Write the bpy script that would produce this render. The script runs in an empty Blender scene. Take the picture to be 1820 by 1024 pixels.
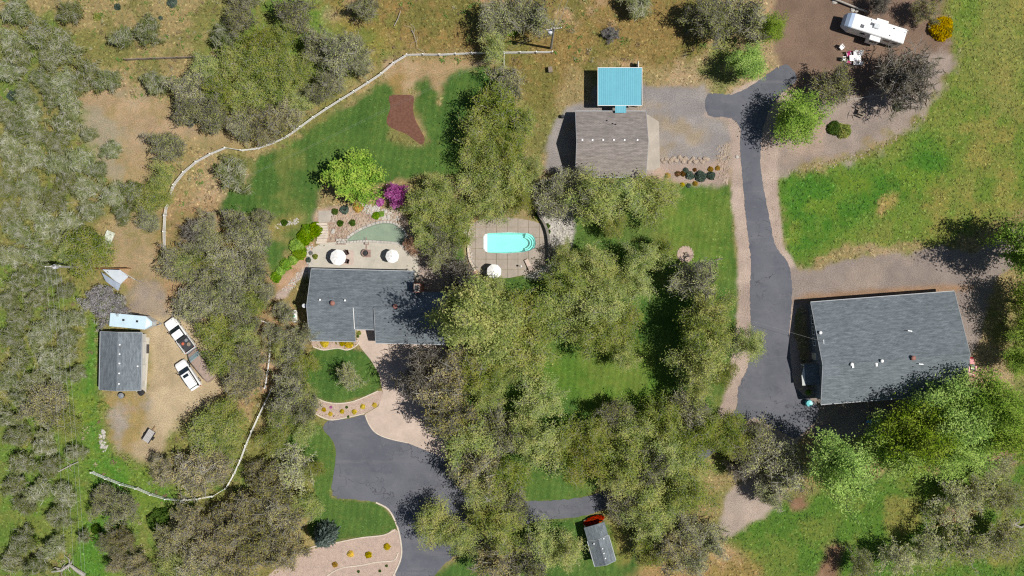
import bpy, math, random
import numpy as np
from mathutils import Vector, Matrix

# ------------------------------------------------------------------ camera, sky, sun, exposure
SC = bpy.context.scene
CAM_H = 140.0            # metres above the ground
PXM = 12.0               # survey scale: map units per metre on the ground
def P(px, py, h=0.0):
    """map position (survey units, seen from straight above) of a point h metres up -> metres"""
    k = (1.0 - h / CAM_H) / PXM
    return ((px - 910.0) * k, (512.0 - py) * k)

cam_data = bpy.data.cameras.new('camera')
cam_data.sensor_width = 36.0
cam_data.lens = 18.0 / (910.0 / PXM / CAM_H)
cam_data.clip_start = 1.0
cam_data.clip_end = 6000.0
cam = bpy.data.objects.new('camera', cam_data)
SC.collection.objects.link(cam)
cam.location = (0, 0, CAM_H)
SC.camera = cam

SUN_EL = math.radians(61.0)
SUN_AZ = math.radians(100.0)      # clockwise from +Y
to_sun = Vector((math.sin(SUN_AZ) * math.cos(SUN_EL), math.cos(SUN_AZ) * math.cos(SUN_EL), math.sin(SUN_EL)))
world = bpy.data.worlds.new('World'); SC.world = world; world.use_nodes = True
wn = world.node_tree.nodes; wl = world.node_tree.links
sky = wn.new('ShaderNodeTexSky'); sky.sky_type = 'NISHITA'; sky.sun_disc = False
sky.sun_elevation = SUN_EL; sky.sun_rotation = SUN_AZ
sky.air_density = 0.8; sky.dust_density = 0.4; sky.ozone_density = 1.0
bg = wn['Background']; bg.inputs['Strength'].default_value = 0.056
wl.new(sky.outputs['Color'], bg.inputs['Color'])
sun_data = bpy.data.lights.new('sun', 'SUN'); sun_data.energy = 4.8; sun_data.angle = math.radians(0.5)
sun_data.color = (1.0, 0.955, 0.88)
sun = bpy.data.objects.new('sun', sun_data); SC.collection.objects.link(sun)
sun.rotation_euler = to_sun.to_track_quat('Z', 'Y').to_euler(); sun.location = (60, -10, 120)
SC.view_settings.view_transform = 'Standard'; SC.view_settings.look = 'None'
SC.view_settings.exposure = 0.12; SC.view_settings.gamma = 1.0; SC.view_settings.use_curve_mapping = False
SC.render.engine = 'CYCLES'
cy = SC.cycles
cy.max_bounces = 6; cy.diffuse_bounces = 3; cy.glossy_bounces = 2; cy.transmission_bounces = 4; cy.transparent_max_bounces = 8
cy.use_denoising = False
cy.pixel_filter_type = 'BLACKMAN_HARRIS'; cy.filter_width = 1.2

RNG = np.random.default_rng(7)
random.seed(7)
COL = SC.collection

# ------------------------------------------------------------------ scene helpers
def tag(o, label=None, cat=None, group=None, kind=None):
    if label: o['label'] = label
    if cat: o['category'] = cat
    if group: o['group'] = group
    if kind: o['kind'] = kind
    return o
def link(name, mesh, parent=None):
    o = bpy.data.objects.new(name, mesh); COL.objects.link(o)
    if parent is not None: o.parent = parent
    return o
def thing(name, label, cat, loc=(0, 0, 0), rz=0.0, group=None):
    o = bpy.data.objects.new(name, None); COL.objects.link(o)
    o.empty_display_size = 0.3
    o.location = loc; o.rotation_euler = (0, 0, rz)
    return tag(o, label, cat, group)
def copy_tree(src, parent=None):
    c = src.copy(); COL.objects.link(c); c.parent = parent
    for ch in list(src.children): copy_tree(ch, c)
    return c

def rot2(x, y, a):
    c, s = math.cos(a), math.sin(a)
    return (x * c - y * s, x * s + y * c)

class MB:
    def __init__(s): s.v = []; s.f = []; s.smooth = False
    def add(s, vs, fs):
        n = len(s.v); s.v.extend(vs); s.f.extend([tuple(i + n for i in f) for f in fs]); return s
    def box(s, cx, cy, cz, sx, sy, sz, rz=0.0, bev=0.0, ry=0.0):
        hx, hy, hz = sx / 2, sy / 2, sz / 2
        if bev > 0:
            b = min(bev, hx * .9, hy * .9, hz * .9)
            vs = []
            for z, ins in ((-hz, b), (-hz + b, 0), (hz - b, 0), (hz, b)):
                ax, ay = hx - ins, hy - ins
                e = b * .9
                vs += [(-ax, -ay + e, z), (-ax + e, -ay, z), (ax - e, -ay, z), (ax, -ay + e, z), (ax, ay - e, z), (ax - e, ay, z), (-ax + e, ay, z), (-ax, ay - e, z)]
            fs = [tuple(range(7, -1, -1)), tuple(range(24, 32))]
            for k in range(3):
                for i in range(8):
                    j = (i + 1) % 8
                    fs.append((k * 8 + i, k * 8 + j, k * 8 + 8 + j, k * 8 + 8 + i))
        else:
            vs = [(x, y, z) for z in (-hz, hz) for x, y in ((-hx, -hy), (hx, -hy), (hx, hy), (-hx, hy))]
            fs = [(3, 2, 1, 0), (4, 5, 6, 7), (0, 1, 5, 4), (1, 2, 6, 5), (2, 3, 7, 6), (3, 0, 4, 7)]
        out = []
        for x, y, z in vs:
            if ry: x, z = x * math.cos(ry) + z * math.sin(ry), -x * math.sin(ry) + z * math.cos(ry)
            x, y = rot2(x, y, rz)
            out.append((x + cx, y + cy, z + cz))
        return s.add(out, fs)
    def prism(s, poly, z0, z1):
        n = len(poly)
        a = sum(poly[i][0] * poly[(i + 1) % n][1] - poly[(i + 1) % n][0] * poly[i][1] for i in range(n))
        if a < 0: poly = poly[::-1]
        vs = [(x, y, z0) for x, y in poly] + [(x, y, z1) for x, y in poly]
        fs = [tuple(range(n, 2 * n)), tuple(range(n - 1, -1, -1))] + [(i, (i + 1) % n, n + (i + 1) % n, n + i) for i in range(n)]
        return s.add(vs, fs)
    def slab(s, pts, t):
        """slab under a planar loop of 3-D points, t metres thick downward"""
        n = len(pts)
        nz = 0
        for i in range(n):
            a, b = pts[i], pts[(i + 1) % n]; nz += a[0] * b[1] - b[0] * a[1]
        if nz < 0: pts = pts[::-1]
        vs = [tuple(p) for p in pts] + [(p[0], p[1], p[2] - t) for p in pts]
        fs = [tuple(range(n)), tuple(range(2 * n - 1, n - 1, -1))] + [(i, n + i, n + (i + 1) % n, (i + 1) % n) for i in range(n)]
        return s.add(vs, fs)
    def tube(s, path, r, n=6, r1=None, cap=True):
        pts = [Vector(p) for p in path]; m = len(pts); base = len(s.v); vs = []; fs = []
        for k, p in enumerate(pts):
            d = (pts[min(k + 1, m - 1)] - pts[max(k - 1, 0)])
            if d.length < 1e-9: d = Vector((0, 0, 1))
            d.normalize()
            u = d.orthogonal() if abs(d.z) > .99 else d.cross(Vector((0, 0, 1)))
            u.normalize(); w = d.cross(u)
            rr = r if r1 is None else r + (r1 - r) * k / max(1, m - 1)
            for i in range(n):
                a = 2 * math.pi * i / n
                q = p + (u * math.cos(a) + w * math.sin(a)) * rr
                vs.append(tuple(q))
        for k in range(m - 1):
            for i in range(n):
                j = (i + 1) % n
                fs.append((k * n + i, k * n + j, (k + 1) * n + j, (k + 1) * n + i))
        if cap:
            fs.append(tuple(range(n - 1, -1, -1))); fs.append(tuple(range((m - 1) * n, m * n)))
        return s.add(vs, fs)
    def lathe(s, prof, n=16, c=(0, 0, 0)):
        vs = []; fs = []; m = len(prof)
        for r, z in prof:
            for i in range(n):
                a = 2 * math.pi * i / n
                vs.append((c[0] + r * math.cos(a), c[1] + r * math.sin(a), c[2] + z))
        for k in range(m - 1):
            for i in range(n):
                j = (i + 1) % n
                fs.append((k * n + i, k * n + j, (k + 1) * n + j, (k + 1) * n + i))
        fs.append(tuple(range(n - 1, -1, -1))); fs.append(tuple(range((m - 1) * n, m * n)))
        return s.add(vs, fs)
    def loft(s, secs):
        m = len(secs); n = len(secs[0]); vs = [tuple(p) for q in secs for p in q]; fs = []
        for k in range(m - 1):
            for i in range(n):
                j = (i + 1) % n
                fs.append((k * n + i, k * n + j, (k + 1) * n + j, (k + 1) * n + i))
        fs.append(tuple(range(n - 1, -1, -1))); fs.append(tuple(range((m - 1) * n, m * n)))
        return s.add(vs, fs)
    def mesh(s, name, mat, smooth=False):
        me = bpy.data.meshes.new(name); me.from_pydata(s.v, [], s.f); me.update()
        if mat is not None: me.materials.append(mat)
        if smooth: me.polygons.foreach_set('use_smooth', [True] * len(me.polygons))
        return me
    def build(s, name, mat, parent=None, smooth=False):
        return link(name, s.mesh(name, mat, smooth), parent)

def np_mesh(name, verts, faces, mat, col=None, smooth=False):
    """verts Nx3, faces MxK (one face size), optional per-vertex colour Nx4 -> mesh"""
    me = bpy.data.meshes.new(name)
    verts = np.ascontiguousarray(verts, dtype=np.float32); faces = np.ascontiguousarray(faces, dtype=np.int32)
    k = faces.shape[1]
    me.vertices.add(len(verts)); me.vertices.foreach_set('co', verts.ravel())
    me.loops.add(faces.size); me.loops.foreach_set('vertex_index', faces.ravel())
    me.polygons.add(len(faces))
    me.polygons.foreach_set('loop_start', np.arange(0, faces.size, k, dtype=np.int32))
    if smooth: me.polygons.foreach_set('use_smooth', np.ones(len(faces), dtype=bool))
    if col is not None:
        at = me.attributes.new('tint', 'FLOAT_COLOR', 'POINT')
        at.data.foreach_set('color', np.ascontiguousarray(col, dtype=np.float32).ravel())
    me.update(calc_edges=True); me.validate()
    if mat is not None: me.materials.append(mat)
    return me

def smooth_loop(pts, n=5, closed=True):
    out = []; m = len(pts)
    rng_ = range(m) if closed else range(m - 1)
    for i in rng_:
        if closed: p0, p1, p2, p3 = pts[(i - 1) % m], pts[i], pts[(i + 1) % m], pts[(i + 2) % m]
        else: p0, p1, p2, p3 = pts[max(i - 1, 0)], pts[i], pts[i + 1], pts[min(i + 2, m - 1)]
        for k in range(n):
            t = k / n; t2 = t * t; t3 = t2 * t
            out.append(tuple(.5 * (2 * b + (c - a) * t + (2 * a - 5 * b + 4 * c - d) * t2 + (3 * b - a - 3 * c + d) * t3) for a, b, c, d in zip(p0, p1, p2, p3)))
    if not closed: out.append(tuple(pts[-1]))
    return out
def PL(pts, h=0.0): return [P(x, y, h) for x, y in pts]

# ------------------------------------------------------------------ numpy noise
_NT = RNG.random((8, 256, 256)).astype(np.float32)
def vnoise(x, y, seed=0):
    t = _NT[seed % 8]
    xi = np.floor(x).astype(int); yi = np.floor(y).astype(int)
    fx = x - xi; fy = y - yi; fx = fx * fx * (3 - 2 * fx); fy = fy * fy * (3 - 2 * fy)
    a = t[xi & 255, yi & 255]; b = t[(xi + 1) & 255, yi & 255]; c = t[xi & 255, (yi + 1) & 255]; d = t[(xi + 1) & 255, (yi + 1) & 255]
    return (a * (1 - fx) + b * fx) * (1 - fy) + (c * (1 - fx) + d * fx) * fy
def fbm(x, y, size, octv=4, seed=0):
    r = 0; amp = 1; tot = 0; f = 1.0 / size
    for o in range(octv):
        r = r + amp * vnoise(x * f + 17.3 * o, y * f + 5.1 * o, seed + o); tot += amp; amp *= .55; f *= 2.03
    return r / tot
def poly_sd(X, Y, poly):
    """signed distance, positive inside"""
    n = len(poly); d2 = np.full(X.shape, 1e18); ins = np.zeros(X.shape, bool)
    for i in range(n):
        x0, y0 = poly[i]; x1, y1 = poly[(i + 1) % n]
        dx, dy = x1 - x0, y1 - y0; L = dx * dx + dy * dy + 1e-12
        t = np.clip(((X - x0) * dx + (Y - y0) * dy) / L, 0, 1)
        d2 = np.minimum(d2, (X - x0 - t * dx) ** 2 + (Y - y0 - t * dy) ** 2)
        cond = ((y0 > Y) != (y1 > Y))
        xx = dx * (Y - y0) / (dy if abs(dy) > 1e-12 else 1e-12) + x0
        ins ^= cond & (X < xx)
    d = np.sqrt(d2)
    return np.where(ins, d, -d)

# ------------------------------------------------------------------ materials
def new_mat(name):
    m = bpy.data.materials.new(name); m.use_nodes = True
    nt = m.node_tree; b = nt.nodes['Principled BSDF']
    return m, nt, b
def mathn(nt, op, a, b=None, c=None):
    n = nt.nodes.new('ShaderNodeMath'); n.operation = op
    for i, v in enumerate((a, b, c)):
        if v is None: continue
        if isinstance(v, (int, float)): n.inputs[i].default_value = v
        else: nt.links.new(v, n.inputs[i])
    return n.outputs[0]
def mixc(nt, f, a, b, mode='MIX'):
    n = nt.nodes.new('ShaderNodeMix'); n.data_type = 'RGBA'; n.blend_type = mode
    for sock, v in ((n.inputs[0], f), (n.inputs[6], a), (n.inputs[7], b)):
        if isinstance(v, (int, float)): sock.default_value = v
        elif isinstance(v, tuple): sock.default_value = (*v[:3], 1)
        else: nt.links.new(v, sock)
    return n.outputs[2]
def noise(nt, vec, scale, detail=4, rough=.55):
    n = nt.nodes.new('ShaderNodeTexNoise'); n.inputs['Scale'].default_value = scale
    n.inputs['Detail'].default_value = detail; n.inputs['Roughness'].default_value = rough
    if vec is not None: nt.links.new(vec, n.inputs['Vector'])
    return n.outputs['Fac']
def ramp(nt, fac, p0, p1, lo=0.0, hi=1.0):
    n = nt.nodes.new('ShaderNodeMapRange'); n.inputs[1].default_value = p0; n.inputs[2].default_value = p1
    n.inputs[3].default_value = lo; n.inputs[4].default_value = hi; n.clamp = True
    nt.links.new(fac, n.inputs[0]); return n.outputs[0]
def bump(nt, b, h, strength, dist=.05):
    n = nt.nodes.new('ShaderNodeBump'); n.inputs['Strength'].default_value = strength; n.inputs['Distance'].default_value = dist
    nt.links.new(h, n.inputs['Height']); nt.links.new(n.outputs['Normal'], b.inputs['Normal'])
def coords(nt, kind='Object'):
    return nt.nodes.new('ShaderNodeTexCoord').outputs[kind]
def wpos(nt): return nt.nodes.new('ShaderNodeNewGeometry').outputs['Position']

def plain(name, rgb, rough=.7, var=.25, scale=2.0, metal=0.0, bmp=0.0, spec=.4, rgb2=None, coat=0.0):
    """a surface colour with two scales of wear and grain"""
    m, nt, b = new_mat(name)
    v = coords(nt)
    n1 = noise(nt, v, scale, 5, .6); n2 = noise(nt, v, scale * 7, 3, .6)
    c2 = rgb2 if rgb2 else tuple(c * (1 - var) for c in rgb)
    c = mixc(nt, ramp(nt, n1, .35, .68), rgb, c2)
    g = ramp(nt, n2, .25, .75, 1 - var * .5, 1 + var * .35)
    c = mixc(nt, 1.0, c, g, 'MULTIPLY')
    nt.links.new(c, b.inputs['Base Color'])
    b.inputs['Roughness'].default_value = rough; b.inputs['Metallic'].default_value = metal
    b.inputs['Specular IOR Level'].default_value = spec
    if coat: b.inputs['Coat Weight'].default_value = coat
    if bmp: bump(nt, b, n2, bmp, .03)
    return m
# ------------------------------------------------------------------ ground materials
def make_ground_mat(mown=False):
    m, nt, b = new_mat('mown_lawn' if mown else 'ground_cover')
    at = nt.nodes.new('ShaderNodeAttribute'); at.attribute_name = 'tint'
    p = wpos(nt)
    big = noise(nt, p, .35, 5, .6); mid = noise(nt, p, 1.6, 6, .7); fine = noise(nt, p, 6.5, 4, .75)
    grass = at.outputs['Alpha']
    # dry straw and fresh blades mixed through the grass
    straw = mixc(nt, 1.0, at.outputs['Color'], (1.55, 1.25, .95), 'MULTIPLY')
    lush = mixc(nt, 1.0, at.outputs['Color'], (.62, .86, .55), 'MULTIPLY')
    f1 = mathn(nt, 'MULTIPLY', ramp(nt, mid, .5, .72), grass)
    f2 = mathn(nt, 'MULTIPLY', ramp(nt, mid, .5, .3), grass)
    c = mixc(nt, f1, at.outputs['Color'], straw); c = mixc(nt, f2, c, lush)
    g = ramp(nt, fine, .28, .74, .52, 1.42); c = mixc(nt, 1.0, c, g, 'MULTIPLY')
    g2 = ramp(nt, big, .3, .7, .86, 1.14); c = mixc(nt, 1.0, c, g2, 'MULTIPLY')
    if mown:   # faint stripes left by the mower, wandering a little
        wv = nt.nodes.new('ShaderNodeTexWave'); wv.inputs['Scale'].default_value = .32; wv.inputs['Distortion'].default_value = 4.5; wv.inputs['Detail'].default_value = 2; wv.inputs['Detail Scale'].default_value = .4
        mp = nt.nodes.new('ShaderNodeMapping'); mp.inputs['Rotation'].default_value = (0, 0, .12); nt.links.new(p, mp.inputs['Vector']); nt.links.new(mp.outputs['Vector'], wv.inputs['Vector'])
        c = mixc(nt, 1.0, c, ramp(nt, wv.outputs['Fac'], .2, .8, .935, 1.065), 'MULTIPLY')
        cl = noise(nt, p, .8, 5, .7); c = mixc(nt, ramp(nt, cl, .56, .74, 0, .6), c, (.15, .17, .045))
    nt.links.new(c, b.inputs['Base Color'])
    b.inputs['Roughness'].default_value = .95; b.inputs['Specular IOR Level'].default_value = .1
    h = mathn(nt, 'ADD', mathn(nt, 'MULTIPLY', fine, .6), mid)
    bump(nt, b, h, .55, .22)
    return m
GROUND = make_ground_mat(); LAWN = make_ground_mat(True)

def make_asphalt():
    m, nt, b = new_mat('worn_asphalt')
    p = wpos(nt)
    big = noise(nt, p, .22, 4, .6); fine = noise(nt, p, 9, 4, .7); mid = noise(nt, p, 1.1, 5, .65)
    c = mixc(nt, ramp(nt, big, .35, .65), (.092, .097, .116), (.122, .126, .146))
    c = mixc(nt, ramp(nt, mid, .58, .78, 0, .55), c, (.165, .158, .165))
    bl = noise(nt, p, .5, 6, .7); c = mixc(nt, ramp(nt, bl, .56, .72, 0, .5), c, (.05, .052, .07))
    # dusty, scuffed paler streaks
    mp = nt.nodes.new('ShaderNodeMapping'); mp.inputs['Rotation'].default_value = (0, 0, .55); mp.inputs['Scale'].default_value = (.09, .8, 1)
    nt.links.new(p, mp.inputs['Vector'])
    st = noise(nt, mp.outputs['Vector'], 1.0, 5, .6)
    c = mixc(nt, ramp(nt, st, .55, .78, 0, .42), c, (.2, .19, .2))
    vo = nt.nodes.new('ShaderNodeTexVoronoi'); vo.feature = 'DISTANCE_TO_EDGE'; vo.inputs['Scale'].default_value = .13
    wn_ = nt.nodes.new('ShaderNodeTexNoise'); wn_.inputs['Scale'].default_value = .45; wn_.inputs['Detail'].default_value = 6; nt.links.new(p, wn_.inputs['Vector'])
    sc_ = nt.nodes.new('ShaderNodeVectorMath'); sc_.operation = 'MULTIPLY_ADD'; nt.links.new(wn_.outputs['Color'], sc_.inputs[0]); sc_.inputs[1].default_value = (7, 7, 0); nt.links.new(p, sc_.inputs[2])
    nt.links.new(sc_.outputs[0], vo.inputs['Vector'])
    ck = mathn(nt, 'MULTIPLY', ramp(nt, vo.outputs['Distance'], .009, .002, 0, .7), ramp(nt, big, .42, .58))
    c = mixc(nt, ck, c, (.03, .03, .036))
    c = mixc(nt, 1.0, c, ramp(nt, fine, .25, .75, .82, 1.16), 'MULTIPLY')
    nt.links.new(c, b.inputs['Base Color']); b.inputs['Roughness'].default_value = .85; b.inputs['Specular IOR Level'].default_value = .25
    bump(nt, b, fine, .3, .01)
    return m
ASPHALT = make_asphalt()
CONCRETE = plain('weathered_concrete', (.40, .355, .305), .9, .22, .55, bmp=.15, spec=.2, rgb2=(.33, .295, .255))
PATIO_CONCRETE = plain('patio_concrete', (.46, .425, .36), .9, .18, .4, bmp=.15, spec=.2)
DECK = plain('pool_deck_concrete', (.35, .30, .255), .9, .2, .7, bmp=.15, spec=.2)
EDGING = plain('concrete_edging', (.60, .52, .43), .9, .25, 1.5, spec=.2)
PINK_GRAVEL = plain('pinkish_bed_gravel', (.44, .335, .275), .95, .3, 1.2, bmp=.6, spec=.1, rgb2=(.36, .275, .23))
def gravel_speckle(m):
    nt = m.node_tree; b = nt.nodes['Principled BSDF']
    src = b.inputs['Base Color'].links[0].from_socket
    f = noise(nt, wpos(nt), 11, 3, .8)
    nt.links.new(mixc(nt, 1.0, src, ramp(nt, f, .3, .7, .62, 1.35), 'MULTIPLY'), b.inputs['Base Color'])
gravel_speckle(PINK_GRAVEL)
BROWN_BED = plain('brown_mulch', (.175, .085, .06), .95, .35, 2.5, bmp=.5, spec=.1)
ROCK = plain('landscape_rock', (.42, .34, .27), .9, .4, 1.3, bmp=.4, spec=.2, rgb2=(.28, .21, .16))
PALE_ROCK = plain('pale_stone', (.50, .47, .42), .9, .35, 1.3, bmp=.4, spec=.2, rgb2=(.34, .32, .30))
WHITE_PAINT = plain('white_vinyl', (.80, .80, .80), .45, .08, 1.5)
DARK = plain('dark_metal', (.025, .025, .028), .5, .2, 4)
STEEL = plain('galvanised_steel', (.42, .44, .46), .4, .2, 5, metal=.6)
WOOD = plain('weathered_wood', (.27, .22, .17), .85, .35, 4, bmp=.2)

# ------------------------------------------------------------------ ground sheet, one grid divided by ground cover
STEP = .3
gx = np.arange(-104, 104 + 1e-6, STEP); gy = np.arange(-66, 66 + 1e-6, STEP)
GX, GY = np.meshgrid(gx, gy, indexing='ij')
n_l = fbm(GX, GY, 14, 5, 0); n_m = fbm(GX, GY, 4.5, 5, 2); n_s = fbm(GX, GY, 1.3, 4, 4); n_p = fbm(GX + 40, GY - 9, 7, 5, 5)
def c3(*c): return np.array(c, dtype=np.float64)
def blend(a, b, f): return a * (1 - f[..., None]) + b * f[..., None]
def sstep(x, a, b):
    t = np.clip((x - a) / (b - a), 0, 1); return t * t * (3 - 2 * t)
DRY, OLIVE, BARE, GREEN, RUST = c3(.265, .205, .10), c3(.17, .16, .055), c3(.345, .25, .16), c3(.115, .165, .032), c3(.24, .15, .06)
base = blend(DRY, OLIVE, sstep(n_m, .4, .6)); base = blend(base, BARE, sstep(n_l, .55, .72) * .8); base = blend(base, GREEN, sstep(n_p, .58, .72) * .7)
TINT = base.copy(); GRS = np.full(GX.shape, .8); ZONE = np.zeros(GX.shape, int)
ZN = ['ground']
def zone(name, ca, cb, poly, soft=.6, jit=.8, grs=.8, cc=None, amt=1.0, split=(.42, .6), sm=4):
    global TINT, GRS
    pw = PL(smooth_loop(poly, sm) if sm else poly)
    sd = poly_sd(GX, GY, pw) + (n_s - .5) * jit * 1.6 + (n_m - .5) * jit * 1.6
    w = sstep(sd, -soft, soft) * amt
    col = blend(c3(*ca), c3(*cb), sstep(n_m * .6 + n_s * .4, *split))
    if cc is not None: col = blend(col, c3(*cc), sstep(n_p, *((.54, .68) if name != 'lawn' else (.6, .78))))
    TINT = blend(TINT, col, w); GRS = GRS * (1 - w) + grs * w
    if name:
        if name not in ZN: ZN.append(name)
        ZONE[w > .5] = ZN.index(name)
# undergrowth and earth tones of the wild ground on the left
zone(None, (.15, .16, .045), (.19, .17, .06), [(-60, 60), (60, 90), (150, 130), (170, 200), (130, 300), (150, 400), (180, 560), (170, 700), (-60, 760)], 2, 2, .9, (.12, .175, .035), .85)
zone(None, (.105, .17, .03), (.14, .175, .04), [(-60, 640), (110, 640), (170, 690), (185, 770), (260, 830), (340, 880), (310, 1000), (330, 1080), (-60, 1080)], 2, 2, .95, (.19, .18, .06))
zone(None, (.075, .175, .022), (.12, .18, .03), [(165, 800), (240, 830), (330, 870), (310, 905), (230, 920), (180, 1060), (120, 1060), (150, 900)], 1.5, 1.5, .9)
zone(None, (.08, .175, .025), (.13, .19, .03), [(160, 560), (178, 600), (176, 720), (190, 790), (160, 800), (140, 700)], 1, 1.2, .9)
zone(None, (.12, .185, .035), (.17, .175, .05), [(400, 20), (520, -30), (610, 0), (590, 40), (640, 90), (620, 150), (520, 180), (420, 160), (370, 100)], 2, 2, .9, (.09, .19, .025))
zone(None, (.345, .25, .155), (.285, .215, .11), [(150, 150), (250, 168), (320, 190), (380, 222), (450, 240), (430, 262), (335, 252), (300, 275), (262, 325), (205, 320), (165, 270), (135, 205)], 1.6, 2, .35, (.28, .24, .17))
zone(None, (.305, .23, .135), (.22, .19, .075), [(195, 395), (290, 370), (290, 455), (335, 500), (345, 560), (260, 575), (210, 505)], 1.2, 1.5, .4, (.40, .26, .16))
zone(None, (.30, .20, .11), (.21, .165, .07), [(285, 370), (460, 375), (480, 470), (540, 515), (560, 640), (545, 700), (430, 745), (310, 700)], 2, 2, .6, (.36, .24, .15))
zone(None, (.26, .205, .09), (.17, .165, .05), [(290, 750), (440, 740), (600, 780), (570, 900), (560, 1080), (290, 1080), (310, 880)], 2, 2, .8, (.12, .17, .035))
zone(None, (.215, .15, .055), (.155, .14, .042), [(600, -30), (1270, -30), (1270, 60), (1240, 100), (1150, 130), (1050, 120), (960, 200), (930, 180), (870, 120), (720, 95), (640, 60)], 2, 2.5, .75, (.33, .22, .13))
zone(None, (.22, .18, .05), (.15, .165, .04), [(640, 30), (700, 60), (690, 100), (640, 110), (590, 60), (600, 10)], 2, 2, .8)
zone(None, (.31, .22, .12), (.36, .26, .16), [(690, 110), (760, 105), (870, 105), (870, 130), (800, 140), (780, 170), (745, 150), (700, 175), (685, 140)], .9, 1.0, .4, (.26, .18, .07))
zone('gravel_yard', (.395, .31, .195), (.345, .27, .17), [(262, 560), (345, 555), (402, 655), (395, 705), (300, 765), (278, 815), (238, 812), (225, 770), (262, 700), (262, 620)], .9, 1.2, .12, (.43, .34, .22))
zone(None, (.30, .24, .18), (.25, .205, .17), [(240, 505), (285, 505), (300, 545), (285, 565), (235, 560)], .8, 1.2, .2)
zone(None, (.33, .24, .16), (.28, .21, .09), [(195, 705), (262, 705), (240, 790), (205, 795)], .8, 1, .4, (.30, .26, .22))
# mown lawns
LA, LB, LC = (.054, .115, .024), (.078, .138, .03), (.125, .155, .04)
def lawn(poly, **k): zone('lawn', LA, LB, poly, k.get('soft', .35), k.get('jit', .5), .55, LC if k.get('dry', 1) else None, split=(.35, .65))
lawn([(455, 275), (500, 262), (555, 232), (605, 200), (655, 162), (690, 148), (700, 165), (690, 210), (700, 255), (760, 260), (750, 220), (738, 190), (742, 150), (760, 138), (775, 160), (780, 185), (790, 140), (830, 122), (895, 125), (910, 190), (930, 270), (880, 310), (780, 310), (700, 325), (640, 340), (575, 330), (565, 398), (545, 410), (510, 440), (490, 480), (465, 455), (430, 400), (380, 385), (400, 340), (440, 320)], soft=.6, jit=1.2)
zone(None, (.31, .215, .11), (.20, .18, .06), [(440, 385), (480, 395), (540, 385), (500, 415), (520, 430), (470, 420)], 1.0, 1.0, .5)
lawn([(800, 590), (835, 500), (940, 492), (1000, 492), (1016, 420), (1005, 345), (1070, 330), (1210, 325), (1296, 327), (1303, 420), (1312, 490), (1310, 570), (1300, 650), (1288, 700), (1260, 780), (1180, 830), (1080, 865), (1000, 890), (900, 880), (830, 810), (800, 700)])
zone(None, (.10, .185, .02), (.14, .19, .03), [(940, 640), (1130, 620), (1180, 690), (1150, 740), (960, 700)], 2, 2, .6, amt=.55)
zone(None, (.11, .19, .025), (.15, .20, .035), [(1180, 350), (1290, 340), (1300, 480), (1200, 480)], 2, 2, .6, amt=.5)
lawn([(800, 400), (835, 400), (830, 440), (840, 480), (830, 560), (800, 580), (790, 480), (770, 430)], soft=1)
lawn([(540, 640), (575, 618), (645, 622), (668, 650), (676, 690), (625, 711), (590, 714), (555, 705), (535, 690)], dry=0)
lawn([(500, 780), (555, 755), (575, 768), (592, 790), (596, 830), (588, 882), (635, 890), (672, 894), (698, 920), (704, 938), (680, 950), (620, 956), (570, 968), (545, 940), (560, 880), (540, 820)])
lawn([(755, 1060), (800, 1000), (870, 955), (960, 928), (1040, 915), (1110, 950), (1140, 1000), (1150, 1060)], soft=.8)
zone(None, (.22, .185, .06), (.15, .17, .04), [(1085, 930), (1110, 935), (1125, 990), (1100, 1000)], .8, 1, .7)
# meadow and lower right slope
zone('meadow', (.115, .175, .028), (.155, .185, .04), [(1700, -40), (1900, -40), (1900, 380), (1820, 372), (1690, 428), (1600, 436), (1500, 440), (1425, 470), (1402, 455), (1388, 400), (1385, 320), (1450, 300), (1560, 270), (1640, 200), (1690, 110)], .7, 1.2, .95, (.20, .19, .05))
zone(None, (.05, .15, .016), (.085, .17, .022), [(1390, 310), (1500, 300), (1600, 290), (1620, 250), (1660, 240), (1690, 290), (1650, 350), (1560, 380), (1480, 430), (1415, 465), (1395, 420)], 1.6, 2.2, .8, (.10, .18, .02), .9)
zone(None, (.25, .21, .07), (.19, .19, .06), [(1730, 20), (1800, 10), (1830, 120), (1790, 200), (1750, 160)], 2.5, 3, .9, amt=.55)
zone(None, (.27, .21, .07), (.30, .2, .09), [(1570, 350), (1600, 340), (1590, 370), (1560, 375)], .8, 1, .9)
zone('meadow', (.075, .15, .022), (.12, .165, .032), [(1290, 945), (1390, 880), (1470, 860), (1600, 830), (1700, 820), (1900, 640), (1900, 1080), (1400, 1080), (1340, 1000)], 1.2, 1.8, .95, (.17, .17, .045))
for q in ([(1450, 1020), (1480, 965), (1500, 980), (1490, 1030), (1460, 1060)], [(1670, 920), (1740, 875), (1745, 895), (1690, 935)], [(1775, 800), (1810, 790), (1800, 830), (1765, 835)], [(1400, 890), (1430, 870), (1440, 900), (1410, 910)]):
    zone(None, (.20, .12, .075), (.26, .17, .11), q, .7, 1.0, .4)
zone(None, (.30, .2, .09), (.23, .17, .06), [(1140, 990), (1200, 960), (1290, 970), (1340, 1010), (1350, 1080), (1130, 1080)], 1.5, 1.6, .7, (.38, .25, .16))
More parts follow.
